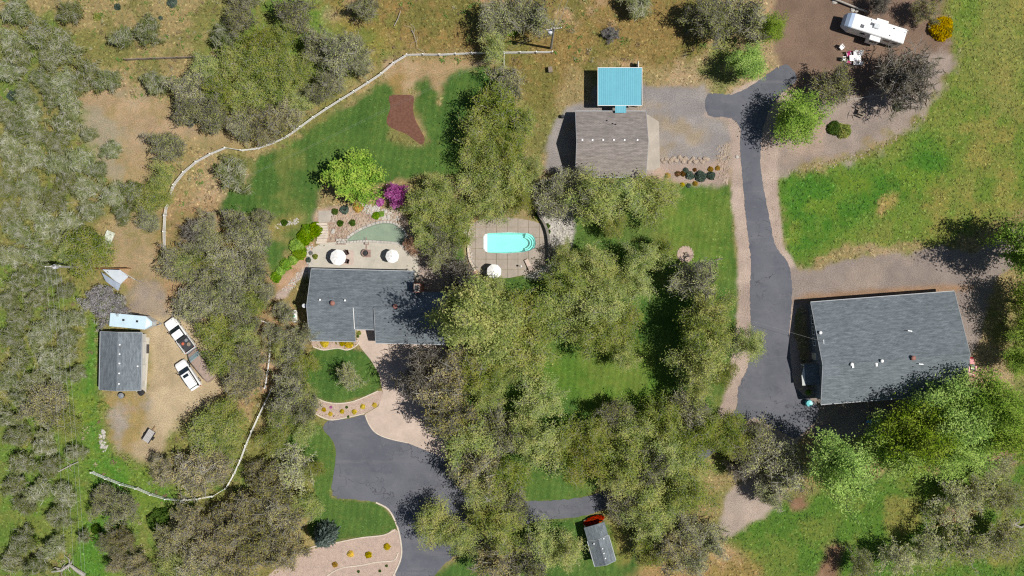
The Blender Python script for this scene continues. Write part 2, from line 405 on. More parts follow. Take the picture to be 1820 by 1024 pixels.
# gravel and bare yards
GRV = dict(grs=.06, split=(.35, .65))
zone('gravel_pad', (.165, .112, .082), (.19, .13, .096), [(1398, -40), (1670, -40), (1665, 30), (1690, 80), (1680, 130), (1620, 170), (1520, 190), (1430, 180), (1395, 150), (1380, 90)], .8, 1.0, **GRV)
zone('gravel_pad', (.25, .205, .18), (.29, .235, .20), [(1380, 180), (1450, 160), (1560, 170), (1660, 90), (1688, 110), (1640, 195), (1560, 255), (1450, 292), (1385, 310), (1360, 290), (1352, 240)], 1.0, 2.2, cc=(.34, .255, .205), **GRV)
zone('gravel_parking', (.235, .215, .21), (.275, .25, .24), [(1010, 190), (1050, 180), (1062, 150), (1140, 148), (1180, 148), (1240, 155), (1262, 165), (1300, 205), (1305, 260), (1296, 300), (1240, 310), (1150, 308), (1020, 310), (965, 305), (978, 250)], .6, .8, cc=(.29, .235, .17), **GRV)
zone('gravel_verge', (.36, .28, .235), (.40, .315, .265), [(1250, 200), (1290, 212), (1298, 250), (1297, 300), (1300, 340), (1307, 420), (1312, 480), (1310, 560), (1303, 620), (1290, 690), (1278, 745), (1300, 765), (1395, 792), (1425, 782), (1450, 755), (1470, 722), (1440, 700), (1415, 600), (1412, 560), (1425, 530), (1412, 470), (1395, 440), (1388, 380), (1381, 300), (1390, 250), (1400, 200), (1400, 160), (1350, 140)], .3, .5, cc=(.32, .25, .215), **GRV)
zone('gravel_verge', (.38, .30, .25), (.33, .27, .23), [(1290, 880), (1330, 850), (1400, 850), (1390, 890), (1340, 930), (1285, 950)], .6, .8, **GRV)
zone('gravel_road', (.225, .185, .165), (.255, .21, .185), [(1405, 480), (1440, 485), (1500, 462), (1590, 450), (1690, 440), (1740, 440), (1860, 380), (1880, 420), (1790, 480), (1760, 540), (1740, 610), (1715, 660), (1735, 740), (1620, 760), (1460, 780), (1440, 740), (1430, 560), (1410, 540)], .5, .9, cc=(.27, .22, .185), **GRV)
zone(None, (.30, .185, .115), (.25, .165, .11), [(1440, 525), (1700, 505), (1705, 520), (1445, 540)], .5, .5, .3)
zone('rock_garden', (.40, .295, .22), (.30, .21, .16), [(560, 372), (640, 366), (690, 372), (715, 380), (740, 420), (760, 440), (720, 440), (600, 432), (572, 430)], .4, .6, cc=(.46, .38, .32), **GRV)
zone('rock_garden', (.38, .27, .175), (.31, .24, .12), [(820, 400), (840, 392), (838, 430), (842, 470), (855, 495), (838, 490), (825, 440)], .4, .6, cc=(.42, .25, .2), **GRV)
zone('rock_garden', (.42, .40, .37), (.30, .28, .26), [(950, 325), (1005, 320), (1018, 370), (1017, 430), (1005, 478), (985, 495), (935, 490), (975, 470), (976, 440), (955, 370)], .3, .5, cc=(.5, .48, .44), **GRV)
zone('rock_garden', (.32, .245, .205), (.36, .28, .24), [(1160, 300), (1260, 285), (1296, 290), (1292, 328), (1215, 328), (1165, 312)], .5, .7, cc=(.40, .29, .22), **GRV)
zone(None, (.34, .27, .235), (.38, .30, .26), [(490, 525), (548, 462), (560, 475), (520, 508), (507, 528)], .2, .3, .1)
zone(None, (.36, .22, .13), (.42, .28, .19), [(495, 500), (545, 440), (552, 425), (560, 440), (548, 465), (505, 515)], .5, .6, .3)
zone('concrete_apron', (.36, .29, .255), (.41, .335, .29), [(735, 440), (795, 440), (800, 530), (740, 530)], .3, .4, cc=(.3, .25, .22), **GRV)
# holes for the swimming pool and the pond
POOL = [(859, 421), (862, 416), (870, 414.5), (905, 413), (938, 414.5), (947, 418), (951, 424), (952.5, 432), (951, 440), (944, 445), (930, 448.5), (900, 450.5), (870, 449.5), (862, 447), (859, 441)]
POND = smooth_loop([(617, 428), (638, 411), (668, 399), (692, 397), (710, 404), (720, 418), (722, 436), (700, 430), (650, 427)], 4)
POOLW = PL(POOL); PONDW = PL(POND)
hole = (poly_sd(GX, GY, POOLW) > -.05) | (poly_sd(GX, GY, PONDW) > -.02)

nx, ny = GX.shape
vid = np.arange(nx * ny).reshape(nx, ny)
quads = np.stack([vid[:-1, :-1], vid[1:, :-1], vid[1:, 1:], vid[:-1, 1:]], -1).reshape(-1, 4)
hv = hole.ravel()
keep = ~hv[quads].any(1)
verts = np.stack([GX.ravel(), GY.ravel(), np.zeros(nx * ny)], -1)
cols = np.concatenate([TINT.reshape(-1, 3), GRS.reshape(-1, 1)], 1)
zf = ZONE.ravel()[quads[:, 0]]
for zi, zn in enumerate(ZN):
    q = quads[keep & (zf == zi)]
    used = np.unique(q); remap = np.full(nx * ny, -1); remap[used] = np.arange(len(used))
    V = verts[used]; C = cols[used]; F = remap[q]
    if zn == 'ground':   # carry the sheet on to the horizon
        R = 2600.; a0, a1, b0, b1 = gx[0], gx[-1], gy[0], gy[-1]; n0 = len(V)
        V = np.concatenate([V, [(a0, b0, 0), (a1, b0, 0), (a1, b1, 0), (a0, b1, 0), (-R, -R, 0), (R, -R, 0), (R, R, 0), (-R, R, 0)]])
        C = np.concatenate([C, np.tile([.2, .175, .06, .9], (8, 1))])
        F = np.concatenate([F, n0 + np.array([(4, 5, 1, 0), (5, 6, 2, 1), (6, 7, 3, 2), (7, 4, 0, 3)])])
    o = link(zn, np_mesh(zn, V, F, LAWN if zn == 'lawn' else GROUND, C)); tag(o, kind='structure')

# ------------------------------------------------------------------ paved sheets
def sheet(name, poly, mat, z, sm=4, kind='structure', t=None):
    pw = PL(smooth_loop(poly, sm) if sm else poly)
    if mat is ASPHALT:     # crumbling pavement edge
        dense = []
        for a, b_ in zip(pw, pw[1:] + pw[:1]):
            m_ = max(1, int(math.hypot(b_[0] - a[0], b_[1] - a[1]) / .3))
            dense += [(a[0] + (b_[0] - a[0]) * k / m_, a[1] + (b_[1] - a[1]) * k / m_) for k in range(m_)]
        er = random.Random(4); pw = [(x + er.gauss(0, .045), y + er.gauss(0, .045)) for x, y in dense]
    o = MB().prism(pw, z - (t or .3), z).build(name, mat); tag(o, kind=kind); return o
DRIVE = [(1258, 167), (1300, 168), (1342, 148), (1384, 118), (1402, 117), (1417, 140), (1392, 164), (1371, 190), (1358, 220), (1352, 260), (1352, 300), (1360, 350), (1370, 400), (1380, 440), (1400, 466), (1407, 500), (1407, 545), (1403, 590), (1405, 640), (1415, 690), (1450, 718), (1452, 742), (1440, 758), (1412, 779), (1394, 770), (1355, 751), (1328, 748), (1240, 828), (1150, 872), (1050, 914), (960, 926), (880, 950), (830, 976), (790, 1002), (752, 1045), (690, 1050), (711, 1000), (713, 960), (705, 930), (690, 905), (670, 893), (630, 888), (591, 880), (595, 830), (597, 800), (590, 780), (575, 765), (582, 748), (612, 745), (650, 738), (656, 754), (668, 769), (690, 779), (725, 787), (790, 815), (850, 862), (920, 890), (1030, 885), (1085, 868), (1150, 838), (1230, 796), (1304, 735), (1312, 690), (1330, 650), (1335, 600), (1333, 520), (1335, 470), (1330, 420), (1325, 380), (1320, 320), (1315, 260), (1316, 230), (1300, 210), (1258, 205)]
sheet('driveway', DRIVE, ASPHALT, .025, 3)
sheet('concrete_apron', [(634, 560), (672, 560), (672, 600), (793, 605), (802, 700), (795, 816), (726, 788), (691, 779.5), (668, 769.5), (655.5, 753), (649, 736), (673, 722), (681, 700), (674, 665), (659, 640), (641, 618), (634, 606)], plain('entry_concrete', (.50, .40, .335), .9, .2, .5, bmp=.15, spec=.2), .035, 0)
sheet('garage_apron', [(1140, 199), (1153, 205), (1171, 216), (1173, 298), (1160, 303), (1140, 303)], CONCRETE, .03, 0)
sheet('concrete_strip', [(244, 597), (266, 600), (260, 697), (242, 696)], PATIO_CONCRETE, .03, 0)
sheet('patio', [(548, 466), (556, 441), (572, 432), (600, 430), (617, 428.5), (650, 427.5), (700, 430.5), (722, 437), (742, 452), (745, 495), (548, 495)], PATIO_CONCRETE, .03, 0)
sheet('paver_panel', [(600, 445), (629, 445), (629, 471), (600, 471)], plain('pink_paver', (.50, .40, .345), .9, .2, 2), .042, 0)
sheet('gravel_bed', [(543, 697), (575, 713), (600, 717), (630, 713), (672, 695), (681, 701), (676, 716), (650, 734), (612, 743), (585, 746), (560, 735)], PINK_GRAVEL, .03, 3)
sheet('gravel_bed', [(480, 1020), (528, 984), (556, 972), (590, 966), (640, 956), (682, 951), (702, 940), (713, 960), (714, 990), (702, 1020), (690, 1045), (470, 1045)], PINK_GRAVEL, .03, 3)
sheet('gravel_bed', [(556, 604), (640, 604), (634, 614), (618, 622), (600, 619), (575, 622), (558, 616)], PINK_GRAVEL, .03, 3)
sheet('mulch_bed', [(692, 171), (714, 169), (735, 171), (734, 192), (738, 212), (748, 232), (755, 247), (750, 257), (738, 250), (722, 238), (704, 231), (689, 222), (688, 209), (694, 192)], BROWN_BED, .03, 3)
sheet('small_terrace', [(566, 375), (595, 374), (600, 395), (566, 396)], CONCRETE, .05, 0)

def kerb(poly, name='kerb', w=.16, h=.1, mat=EDGING, sm=4, closed=False):
    pw = PL(smooth_loop(poly, sm, closed)); out = []; n = len(pw); L = []; R_ = []
    for i in range(n):
        a = pw[max(i - 1, 0)]; b = pw[min(i + 1, n - 1)]; d = math.hypot(b[0] - a[0], b[1] - a[1]) or 1
        nx_, ny_ = -(b[1] - a[1]) / d * w / 2, (b[0] - a[0]) / d * w / 2
        L.append((pw[i][0] + nx_, pw[i][1] + ny_)); R_.append((pw[i][0] - nx_, pw[i][1] - ny_))
    mb = MB(); vs = []
    for l, r in zip(L, R_): vs += [(l[0], l[1], -.1), (l[0], l[1], h), (r[0], r[1], h), (r[0], r[1], -.1)]
    fs = []
    for i in range(n - 1):
        for k in range(4): fs.append((i * 4 + k, (i + 1) * 4 + k, (i + 1) * 4 + (k + 1) % 4, i * 4 + (k + 1) % 4))
    fs += [(0, 1, 2, 3), tuple((n - 1) * 4 + k for k in (3, 2, 1, 0))]
    o = mb.add(vs, fs).build(name, mat); tag(o, kind='structure'); return o
kerb([(543, 697), (575, 713), (600, 717), (630, 713), (672, 695)])
kerb([(560, 735), (585, 746), (612, 743), (648, 735)])
kerb([(649, 737), (656, 754), (668, 769), (690, 779), (725, 787)])
kerb([(528, 984), (556, 972), (590, 966), (640, 956), (682, 951), (702, 941)])
kerb([(668, 893), (690, 905), (704, 930), (712, 960), (713, 990), (701, 1020), (688, 1046)], w=.22)
kerb([(560, 1040), (600, 1012), (640, 1005), (670, 999), (700, 996), (708, 982)])
kerb([(640, 604), (634, 614), (618, 622), (600, 619), (575, 622), (556, 616)])

# ------------------------------------------------------------------ swimming pool with slab deck
def clip_half(poly, a, b, inside=True):
    out = []; n = len(poly)
    def side(p): 
        s = (b[0] - a[0]) * (p[1] - a[1]) - (b[1] - a[1]) * (p[0] - a[0]); return s if inside else -s
    for i in range(n):
        p, q = poly[i], poly[(i + 1) % n]; sp, sq = side(p), side(q)
        if sp >= 0: out.append(p)
        if sp * sq < 0:
            t = sp / (sp - sq); out.append((p[0] + (q[0] - p[0]) * t, p[1] + (q[1] - p[1]) * t))
    return out
def ccw(p):
    a = sum(p[i][0] * p[(i + 1) % len(p)][1] - p[(i + 1) % len(p)][0] * p[i][1] for i in range(len(p)))
    return p if a > 0 else p[::-1]
def area(p): return .5 * abs(sum(p[i][0] * p[(i + 1) % len(p)][1] - p[(i + 1) % len(p)][0] * p[i][1] for i in range(len(p))))
def clip_convex(poly, conv):
    for i in range(len(conv)):
        poly = clip_half(poly, conv[i], conv[(i + 1) % len(conv)])
        if len(poly) < 3: return []
    return poly
def minus_convex(poly, conv):
    res = []; rest = poly
    for i in range(len(conv)):
        a, b = conv[i], conv[(i + 1) % len(conv)]
        o = clip_half(rest, a, b, False)
        if len(o) >= 3 and area(o) > 1e-5: res.append(o)
        rest = clip_half(rest, a, b, True)
        if len(rest) < 3: break
    return res
DECKP = ccw(PL([(836, 398), (860, 389), (905, 386), (948, 393), (968, 401), (975, 440), (973, 468), (945, 486), (905, 494), (868, 494), (842, 476), (833, 436)]))
poolc = ccw(POOLW)
deck = link('pool_deck', None); tag(deck, kind='structure')
x0, y0 = P(833, 495); x1, y1 = P(976, 385); cw = 1.58
ang = math.radians(-1.5)
for i in range(9):
    for j in range(7):
        cx, cy_ = x0 + (i + .5) * cw - .6, y0 + (j + .5) * cw - .3; h = cw / 2 - .022
        cell = [(cx + dx, cy_ + dy) for dx, dy in ((-h, -h), (h, -h), (h, h), (-h, h))]
        c = clip_convex(cell, DECKP)
        if len(c) < 3 or area(c) < .05: continue
        mb = MB()
        for piece in minus_convex(c, poolc):
            n = len(piece); nb = len(mb.v)
            zt = .06 + .004 * ((i * 7 + j * 3) % 3)
            mb.add([(x, y, zt) for x, y in piece] + [(x, y, -.05) for x, y in piece], [tuple(range(n))] + [(k, n + k, n + (k + 1) % n, (k + 1) % n) for k in range(n)])
        if mb.f: mb.build('concrete_slab', DECK, deck)
pool = thing('swimming_pool', 'turquoise fibreglass swimming pool with rounded step end set in the slab deck', 'pool', (0, 0, 0))
SHELL = plain('pool_shell', (.72, .86, .84), .4, .06, 1.0)
def inset(poly, d):
    cx = sum(p[0] for p in poly) / len(poly); cy_ = sum(p[1] for p in poly) / len(poly); out = []
    for x, y in poly:
        r = math.hypot(x - cx, y - cy_); k = max(.05, (r - d) / r); out.append((cx + (x - cx) * k, cy_ + (y - cy_) * k))
    return out
n = len(poolc); secs = []
for d, z in ((-.02, .035), (.02, .035), (.03, -.02), (.08, -.7), (.3, -1.25)):
    secs.append([(x, y, z) for x, y in inset(poolc, d)])
mb = MB(); vs = [p for s_ in secs for p in s_]
fs = [(k * n + i, (k + 1) * n + i, (k + 1) * n + (i + 1) % n, k * n + (i + 1) % n) for k in range(4) for i in range(n)] + [tuple(range(4 * n, 5 * n))]
mb.add(vs, fs).build('basin', SHELL, pool)
def arc_step(r, z, name):
    cx, cy_ = P(928, 432); pts = [(cx + r * math.cos(a), cy_ + r * .78 * math.sin(a)) for a in np.linspace(-1.25, 1.25, 13)]
    pts2 = [P(955, 447), P(955, 417)]
    poly = clip_convex(ccw(pts + [(cx + 2.3, cy_ + 1.6), (cx + 2.3, cy_ - 1.6)][::-1]), ccw(inset(poolc, .07)))
    if len(poly) > 2: MB().prism(poly, -1.2, z).build(name, SHELL, pool)
# entry steps as crescents at the rounded end and a bench at the square end
for r, z in ((1.0, -.75), (1.35, -.45), (1.7, -.16)):
    cx, cy_ = P(930, 432); pts = ccw(inset(poolc, .07))
    mbs = MB()
    for k in range(12):
        a0 = -1.35 + 2.7 * k / 12; a1 = a0 + 2.7 / 12
        quad = [(cx + r * math.cos(a0), cy_ + r * .8 * math.sin(a0)), (cx + 2.6 * math.cos(a0), cy_ + 2.2 * math.sin(a0)), (cx + 2.6 * math.cos(a1), cy_ + 2.2 * math.sin(a1)), (cx + r * math.cos(a1), cy_ + r * .8 * math.sin(a1))]
        q = clip_convex(ccw(quad), pts)
        if len(q) > 2: mbs.prism(q, z - .3, z)
    if mbs.f: mbs.build('step', SHELL, pool)
bq = clip_convex(ccw(PL([(855, 412), (866, 412), (866, 452), (855, 452)])), ccw(inset(poolc, .07)))
MB().prism(bq, -.5, .012).build('bench', plain('white_gelcoat', (.82, .82, .78), .4, .05), pool)
def water_mat(name, tint, rough=.03, dens=.35, rip=2.2):
    m, nt, b = new_mat(name); nt.nodes.remove(b)
    tr = nt.nodes.new('ShaderNodeBsdfTransparent'); tr.inputs['Color'].default_value = (*tint, 1)
    gl = nt.nodes.new('ShaderNodeBsdfGlossy'); gl.inputs['Roughness'].default_value = rough
    di = nt.nodes.new('ShaderNodeBsdfDiffuse'); di.inputs['Color'].default_value = (tint[0] * .7, tint[1] * .7, tint[2] * .7, 1)
    fr = nt.nodes.new('ShaderNodeFresnel'); fr.inputs['IOR'].default_value = 1.33
    bp = nt.nodes.new('ShaderNodeBump'); bp.inputs['Strength'].default_value = .12; bp.inputs['Distance'].default_value = .05
    nz = noise(nt, coords(nt), rip, 3); nt.links.new(nz, bp.inputs['Height'])
    for s_ in (gl, fr): nt.links.new(bp.outputs['Normal'], s_.inputs['Normal'])
    m1 = nt.nodes.new('ShaderNodeMixShader'); m1.inputs[0].default_value = dens; nt.links.new(tr.outputs[0], m1.inputs[1]); nt.links.new(di.outputs[0], m1.inputs[2])
    m2 = nt.nodes.new('ShaderNodeMixShader'); nt.links.new(fr.outputs[0], m2.inputs[0]); nt.links.new(m1.outputs[0], m2.inputs[1]); nt.links.new(gl.outputs[0], m2.inputs[2])
    nt.links.new(m2.outputs[0], nt.nodes['Material Output'].inputs['Surface']); return m
pw = inset(poolc, .028)
MB().add([(x, y, -.03) for x, y in pw], [tuple(range(len(pw)))]).build('water_surface', water_mat('pool_water', (.58, .97, .92), .02, .12), pool)

# ------------------------------------------------------------------ garden pond with stone rim
pond = thing('garden_pond', 'teardrop garden pond of murky green water between rock garden and patio', 'pond')
pc = ccw(PONDW); n = len(pc); vs = []
for d, z in ((-.36, .0), (-.30, .13), (-.02, .13), (.02, -.05), (.12, -.6), (.7, -.75)):
    vs += [(x, y, z) for x, y in inset(pc, d)]
fs = [(k * n + i, (k + 1) * n + i, (k + 1) * n + (i + 1) % n, k * n + (i + 1) % n) for k in range(2, 5) for i in range(n)] + [tuple(range(5 * n, 6 * n))]
MB().add(vs, fs).build('pond_bed', plain('pond_silt', (.46, .50, .40), .9, .4, .8, rgb2=(.28, .34, .26)), pond)
rim = inset(pc, -.04)
tot = 0
for i in range(n):       # stones of the rim, laid end to end
    a, b_ = rim[i], rim[(i + 1) % n]; L = math.hypot(b_[0] - a[0], b_[1] - a[1])
    ax = math.atan2(b_[1] - a[1], b_[0] - a[0]); m_ = max(1, round(L / .55))
    for k in range(m_):
        t = (k + .5) / m_; nxo, nyo = math.sin(ax) * .14, -math.cos(ax) * .14
        MB().box(a[0] + (b_[0] - a[0]) * t + nxo, a[1] + (b_[1] - a[1]) * t + nyo, .06, L / m_ * .95, .36, .2 + .04 * ((i + k) % 3), ax, .04).build('rim_stone', PALE_ROCK, pond)
pw = inset(pc, .0)
MB().add([(x, y, -.02) for x, y in pw], [tuple(range(n))]).build('water_surface', water_mat('pond_water', (.66, .76, .66), .03, .30, 1.5), pond)
# ------------------------------------------------------------------ foliage
def make_leaf_mat(name, trans=.3):
    m, nt, b = new_mat(name); nt.nodes.remove(b)
    at = nt.nodes.new('ShaderNodeAttribute'); at.attribute_name = 'tint'
    oi = nt.nodes.new('ShaderNodeObjectInfo')
    hs = nt.nodes.new('ShaderNodeHueSaturation')
    nt.links.new(at.outputs['Color'], hs.inputs['Color'])
    nt.links.new(ramp(nt, oi.outputs['Random'], 0, 1, .490, .511), hs.inputs['Hue'])
    r2 = mathn(nt, 'FRACT', mathn(nt, 'MULTIPLY', oi.outputs['Random'], 7.31))
    nt.links.new(ramp(nt, r2, 0, 1, .74, 1.22), hs.inputs['Value'])
    nt.links.new(ramp(nt, r2, 0, 1, 1.1, .85), hs.inputs['Saturation'])
    d = nt.nodes.new('ShaderNodeBsdfDiffuse'); t = nt.nodes.new('ShaderNodeBsdfTranslucent')
    for s_ in (d, t): nt.links.new(hs.outputs['Color'], s_.inputs['Color'])
    mx = nt.nodes.new('ShaderNodeMixShader'); mx.inputs[0].default_value = trans
    nt.links.new(d.outputs[0], mx.inputs[1]); nt.links.new(t.outputs[0], mx.inputs[2])
    nt.links.new(mx.outputs[0], nt.nodes['Material Output'].inputs['Surface']); return m
LEAF = make_leaf_mat('leaves', .55)
BARK_GREY = plain('lichen_bark', (.44, .43, .37), .9, .4, 6, bmp=.4, spec=.1, rgb2=(.28, .265, .22))
BARK_DARK = plain('dark_bark', (.105, .088, .075), .9, .4, 6, bmp=.4, spec=.1)
BARK_TWIG = plain('twig_bark', (.36, .33, .30), .9, .4, 6, bmp=.4, spec=.1)
BARK_PALE = plain('pale_dead_bark', (.42, .39, .35), .9, .3, 6, bmp=.4, spec=.1)

def skeleton(rng, R, H, limbs=6, trunk=.28, flat=.55, kids=(5, 4, 3), lens=(.62, .42, .26, .15), r0=.2, droop=0.0, wob=.3):
    """branch segments (p0,p1,r0,r1,level) of a spreading tree"""
    segs = []
    top = np.array([rng.normal() * .06 * R, rng.normal() * .06 * R, H * trunk])
    mid = top * .5 + np.array([rng.normal() * .05 * R, rng.normal() * .05 * R, 0])
    segs += [((0, 0, -.2), mid, r0 * 1.15, r0, 0), (mid, top, r0, r0 * .9, 0)]
    def br(p, d, L, r, lv):
        ns = 3 if lv < 2 else 2
        pts = [p]
        for k in range(ns):
            d = d + rng.normal(size=3) * wob * .5 + np.array([0, 0, .10 - droop * lv * .1])
            d /= np.linalg.norm(d)
            q = pts[-1] + d * L / ns
            if q[2] > H * .97: q[2] = H * .97
            if q[2] < .6: q[2] = .6
            ra, rb = r * (1 - .6 * k / ns), r * (1 - .6 * (k + 1) / ns)
            segs.append((pts[-1], q, ra, rb, lv + 1)); pts.append(q)
        if lv < 3:
            m = kids[lv]
            for c in range(m):
                t = (c + .6 + rng.random() * .4) / m * ns
                i = min(int(t), ns - 1); f = min(t - i, 1)
                s = pts[i] * (1 - f) + pts[i + 1] * f
                e = rng.normal(size=3); e -= d * e.dot(d); e /= np.linalg.norm(e) + 1e-9
                e[2] *= .6
                nd = d * .75 + e * (.85 + .2 * rng.random()); nd /= np.linalg.norm(nd)
                br(s, nd, R * lens[lv + 1] * (.75 + .5 * rng.random()), r * .45, lv + 1)
    for i in range(limbs):
        a = 2 * math.pi * (i + rng.random() * .7) / limbs
        up = flat * (.5 + rng.random())
        d = np.array([math.cos(a), math.sin(a), up]); d /= np.linalg.norm(d)
        s = top * (.75 + .25 * rng.random())
        br(s, d, R * lens[0] * (.75 + .5 * rng.random()), r0 * .55, 0)
    d = np.array([rng.normal() * .2, rng.normal() * .2, 1.0]); br(top, d / np.linalg.norm(d), H * .45, r0 * .5, 0)
    return segs
def seg_mesh(name, segs, mat, sides=4, thick=1.0, rmin=.016):
    p0 = np.array([s[0] for s in segs], float); p1 = np.array([s[1] for s in segs], float)
    ra = np.maximum(np.array([s[2] for s in segs]) * thick, rmin); rb = np.maximum(np.array([s[3] for s in segs]) * thick, rmin * .7)
    d = p1 - p0; d /= np.linalg.norm(d, axis=1, keepdims=True) + 1e-9
    ref = np.where(np.abs(d[:, 2:3]) > .9, np.array([[1., 0, 0]]), np.array([[0, 0, 1.]]))
    u = np.cross(d, ref); u /= np.linalg.norm(u, axis=1, keepdims=True) + 1e-9; w = np.cross(d, u)
    vs = []
    for k in range(sides):
        a = 2 * math.pi * k / sides; o = u * math.cos(a) + w * math.sin(a)
        vs.append(p0 + o * ra[:, None]); vs.append(p1 + o * rb[:, None])
    V = np.stack(vs, 1).reshape(-1, 3); n = len(segs); base = np.arange(n)[:, None] * (2 * sides)
    F = np.concatenate([base + np.array([[2 * k, 2 * ((k + 1) % sides), 2 * ((k + 1) % sides) + 1, 2 * k + 1]]) for k in range(sides)])
    return np_mesh(name, V, F, mat)
def seeds_from(segs, levels, rng, n):
    s = [x for x in segs if x[4] in levels]
    p0 = np.array([x[0] for x in s]); p1 = np.array([x[1] for x in s])
    i = rng.integers(0, len(s), n); t = rng.random((n, 1))
    return p0[i] * (1 - t) + p1[i] * t, i
def pal_colors(rng, pts, pal, wts, n, clump=1.1, jit=.13):
    pal = np.array(pal); w = np.cumsum(wts) / np.sum(wts)
    # leaf colour drifts from clump to clump, then varies leaf by leaf
    cn = vnoise(pts[:, 0] / clump + 31 + pts[:, 2] * .6, pts[:, 1] / clump + 11 - pts[:, 2] * .5, 3)
    q = np.clip(.55 * (cn - .5) * 2.2 + .5 + rng.normal(size=n) * .16, 0, .999)
    c = pal[np.searchsorted(w, q)]
    return c * (1 + rng.normal(size=(n, 1)) * jit).clip(.45, 1.7)
def leaf_quads(rng, c, size, asp=1.25, up=.55, long=None):
    """bent leaf-spray faces round the points c; returns verts, faces"""
    n = len(c)
    nrm = rng.normal(size=(n, 3)); nrm[:, 2] = np.abs(nrm[:, 2]) + up * 2; nrm /= np.linalg.norm(nrm, axis=1, keepdims=True)
    a = rng.normal(size=(n, 3)) if long is None else long
    a = a - nrm * (a * nrm).sum(1, keepdims=True); a /= np.linalg.norm(a, axis=1, keepdims=True) + 1e-9
    b = np.cross(nrm, a)
    s = size * (.6 + .8 * rng.random((n, 1)))
    A = a * s * asp * .5; B = b * s / asp * .5; bend = nrm * s * .18
    v = np.stack([c - A, c - B * (.7 + .5 * rng.random((n, 1))) + bend, c + A, c + B * (.7 + .5 * rng.random((n, 1))) + bend], 1).reshape(-1, 3)
    f = np.arange(4 * n).reshape(n, 4); f = np.concatenate([f[:, [0, 1, 2]], f[:, [0, 2, 3]]])
    return v, f
def leaf_mesh(name, parts, mat=LEAF):
    V = []; F = []; C = []; o = 0
    for v, f, c in parts:
        V.append(v); F.append(f + o); C.append(np.repeat(np.concatenate([c, np.ones((len(c), 1))], 1), len(v) // len(c), 0)); o += len(v)
    return np_mesh(name, np.concatenate(V), np.concatenate(F), mat, np.concatenate(C))

PAL = dict(
    olive=([(.20, .275, .06), (.305, .385, .088), (.42, .465, .12), (.53, .53, .165)], (.22, .34, .28, .16)),
    mixed=([(.28, .33, .10), (.41, .45, .15), (.53, .54, .21), (.60, .59, .33)], (.25, .35, .26, .14)),
    tan=([(.31, .31, .10), (.46, .43, .145), (.57, .49, .2), (.62, .55, .28)], (.25, .33, .28, .14)),
    grey=([(.20, .25, .075), (.32, .35, .14), (.45, .47, .33), (.58, .58, .49)], (.28, .3, .25, .17)),
    bright=([(.20, .34, .05), (.31, .47, .075), (.41, .57, .105), (.51, .65, .15)], (.2, .33, .31, .16)),
    dusk=([(.13, .115, .085), (.22, .195, .14), (.30, .27, .2)], (.4, .4, .2)),
    lavender=([(.28, .26, .27), (.42, .40, .41), (.55, .53, .54), (.20, .24, .09)], (.3, .3, .25, .15)),
    maple=([(.20, .37, .035), (.31, .50, .05), (.42, .58, .07), (.52, .63, .10)], (.2, .3, .32, .18)),
    redbud=([(.32, .06, .25), (.50, .11, .41), (.62, .18, .54), (.70, .30, .62)], (.25, .35, .25, .15)),
    spruce=([(.11, .155, .14), (.20, .265, .235), (.32, .39, .36)], (.3, .4, .3)),
    peach=([(.48, .28, .19), (.62, .40, .29), (.7, .52, .4)], (.35, .4, .25)),
    lime=([(.16, .33, .02), (.26, .45, .028), (.36, .53, .045)], (.3, .4, .3)),
    yellow=([(.62, .47, .01), (.80, .63, .02), (.34, .33, .04)], (.38, .5, .12)),
    gold=([(.52, .30, .03), (.66, .44, .07), (.27, .23, .06)], (.4, .45, .15)),
    rust=([(.28, .12, .035), (.36, .19, .06), (.14, .13, .04)], (.4, .35, .25)),
    juniper=([(.075, .115, .085), (.13, .185, .14), (.20, .26, .21)], (.35, .4, .25)),
    green=([(.07, .14, .025), (.115, .20, .035), (.17, .26, .05)], (.35, .4, .25)),
    grass=([(.14, .15, .045), (.24, .2, .07)], (.5, .5)),
)
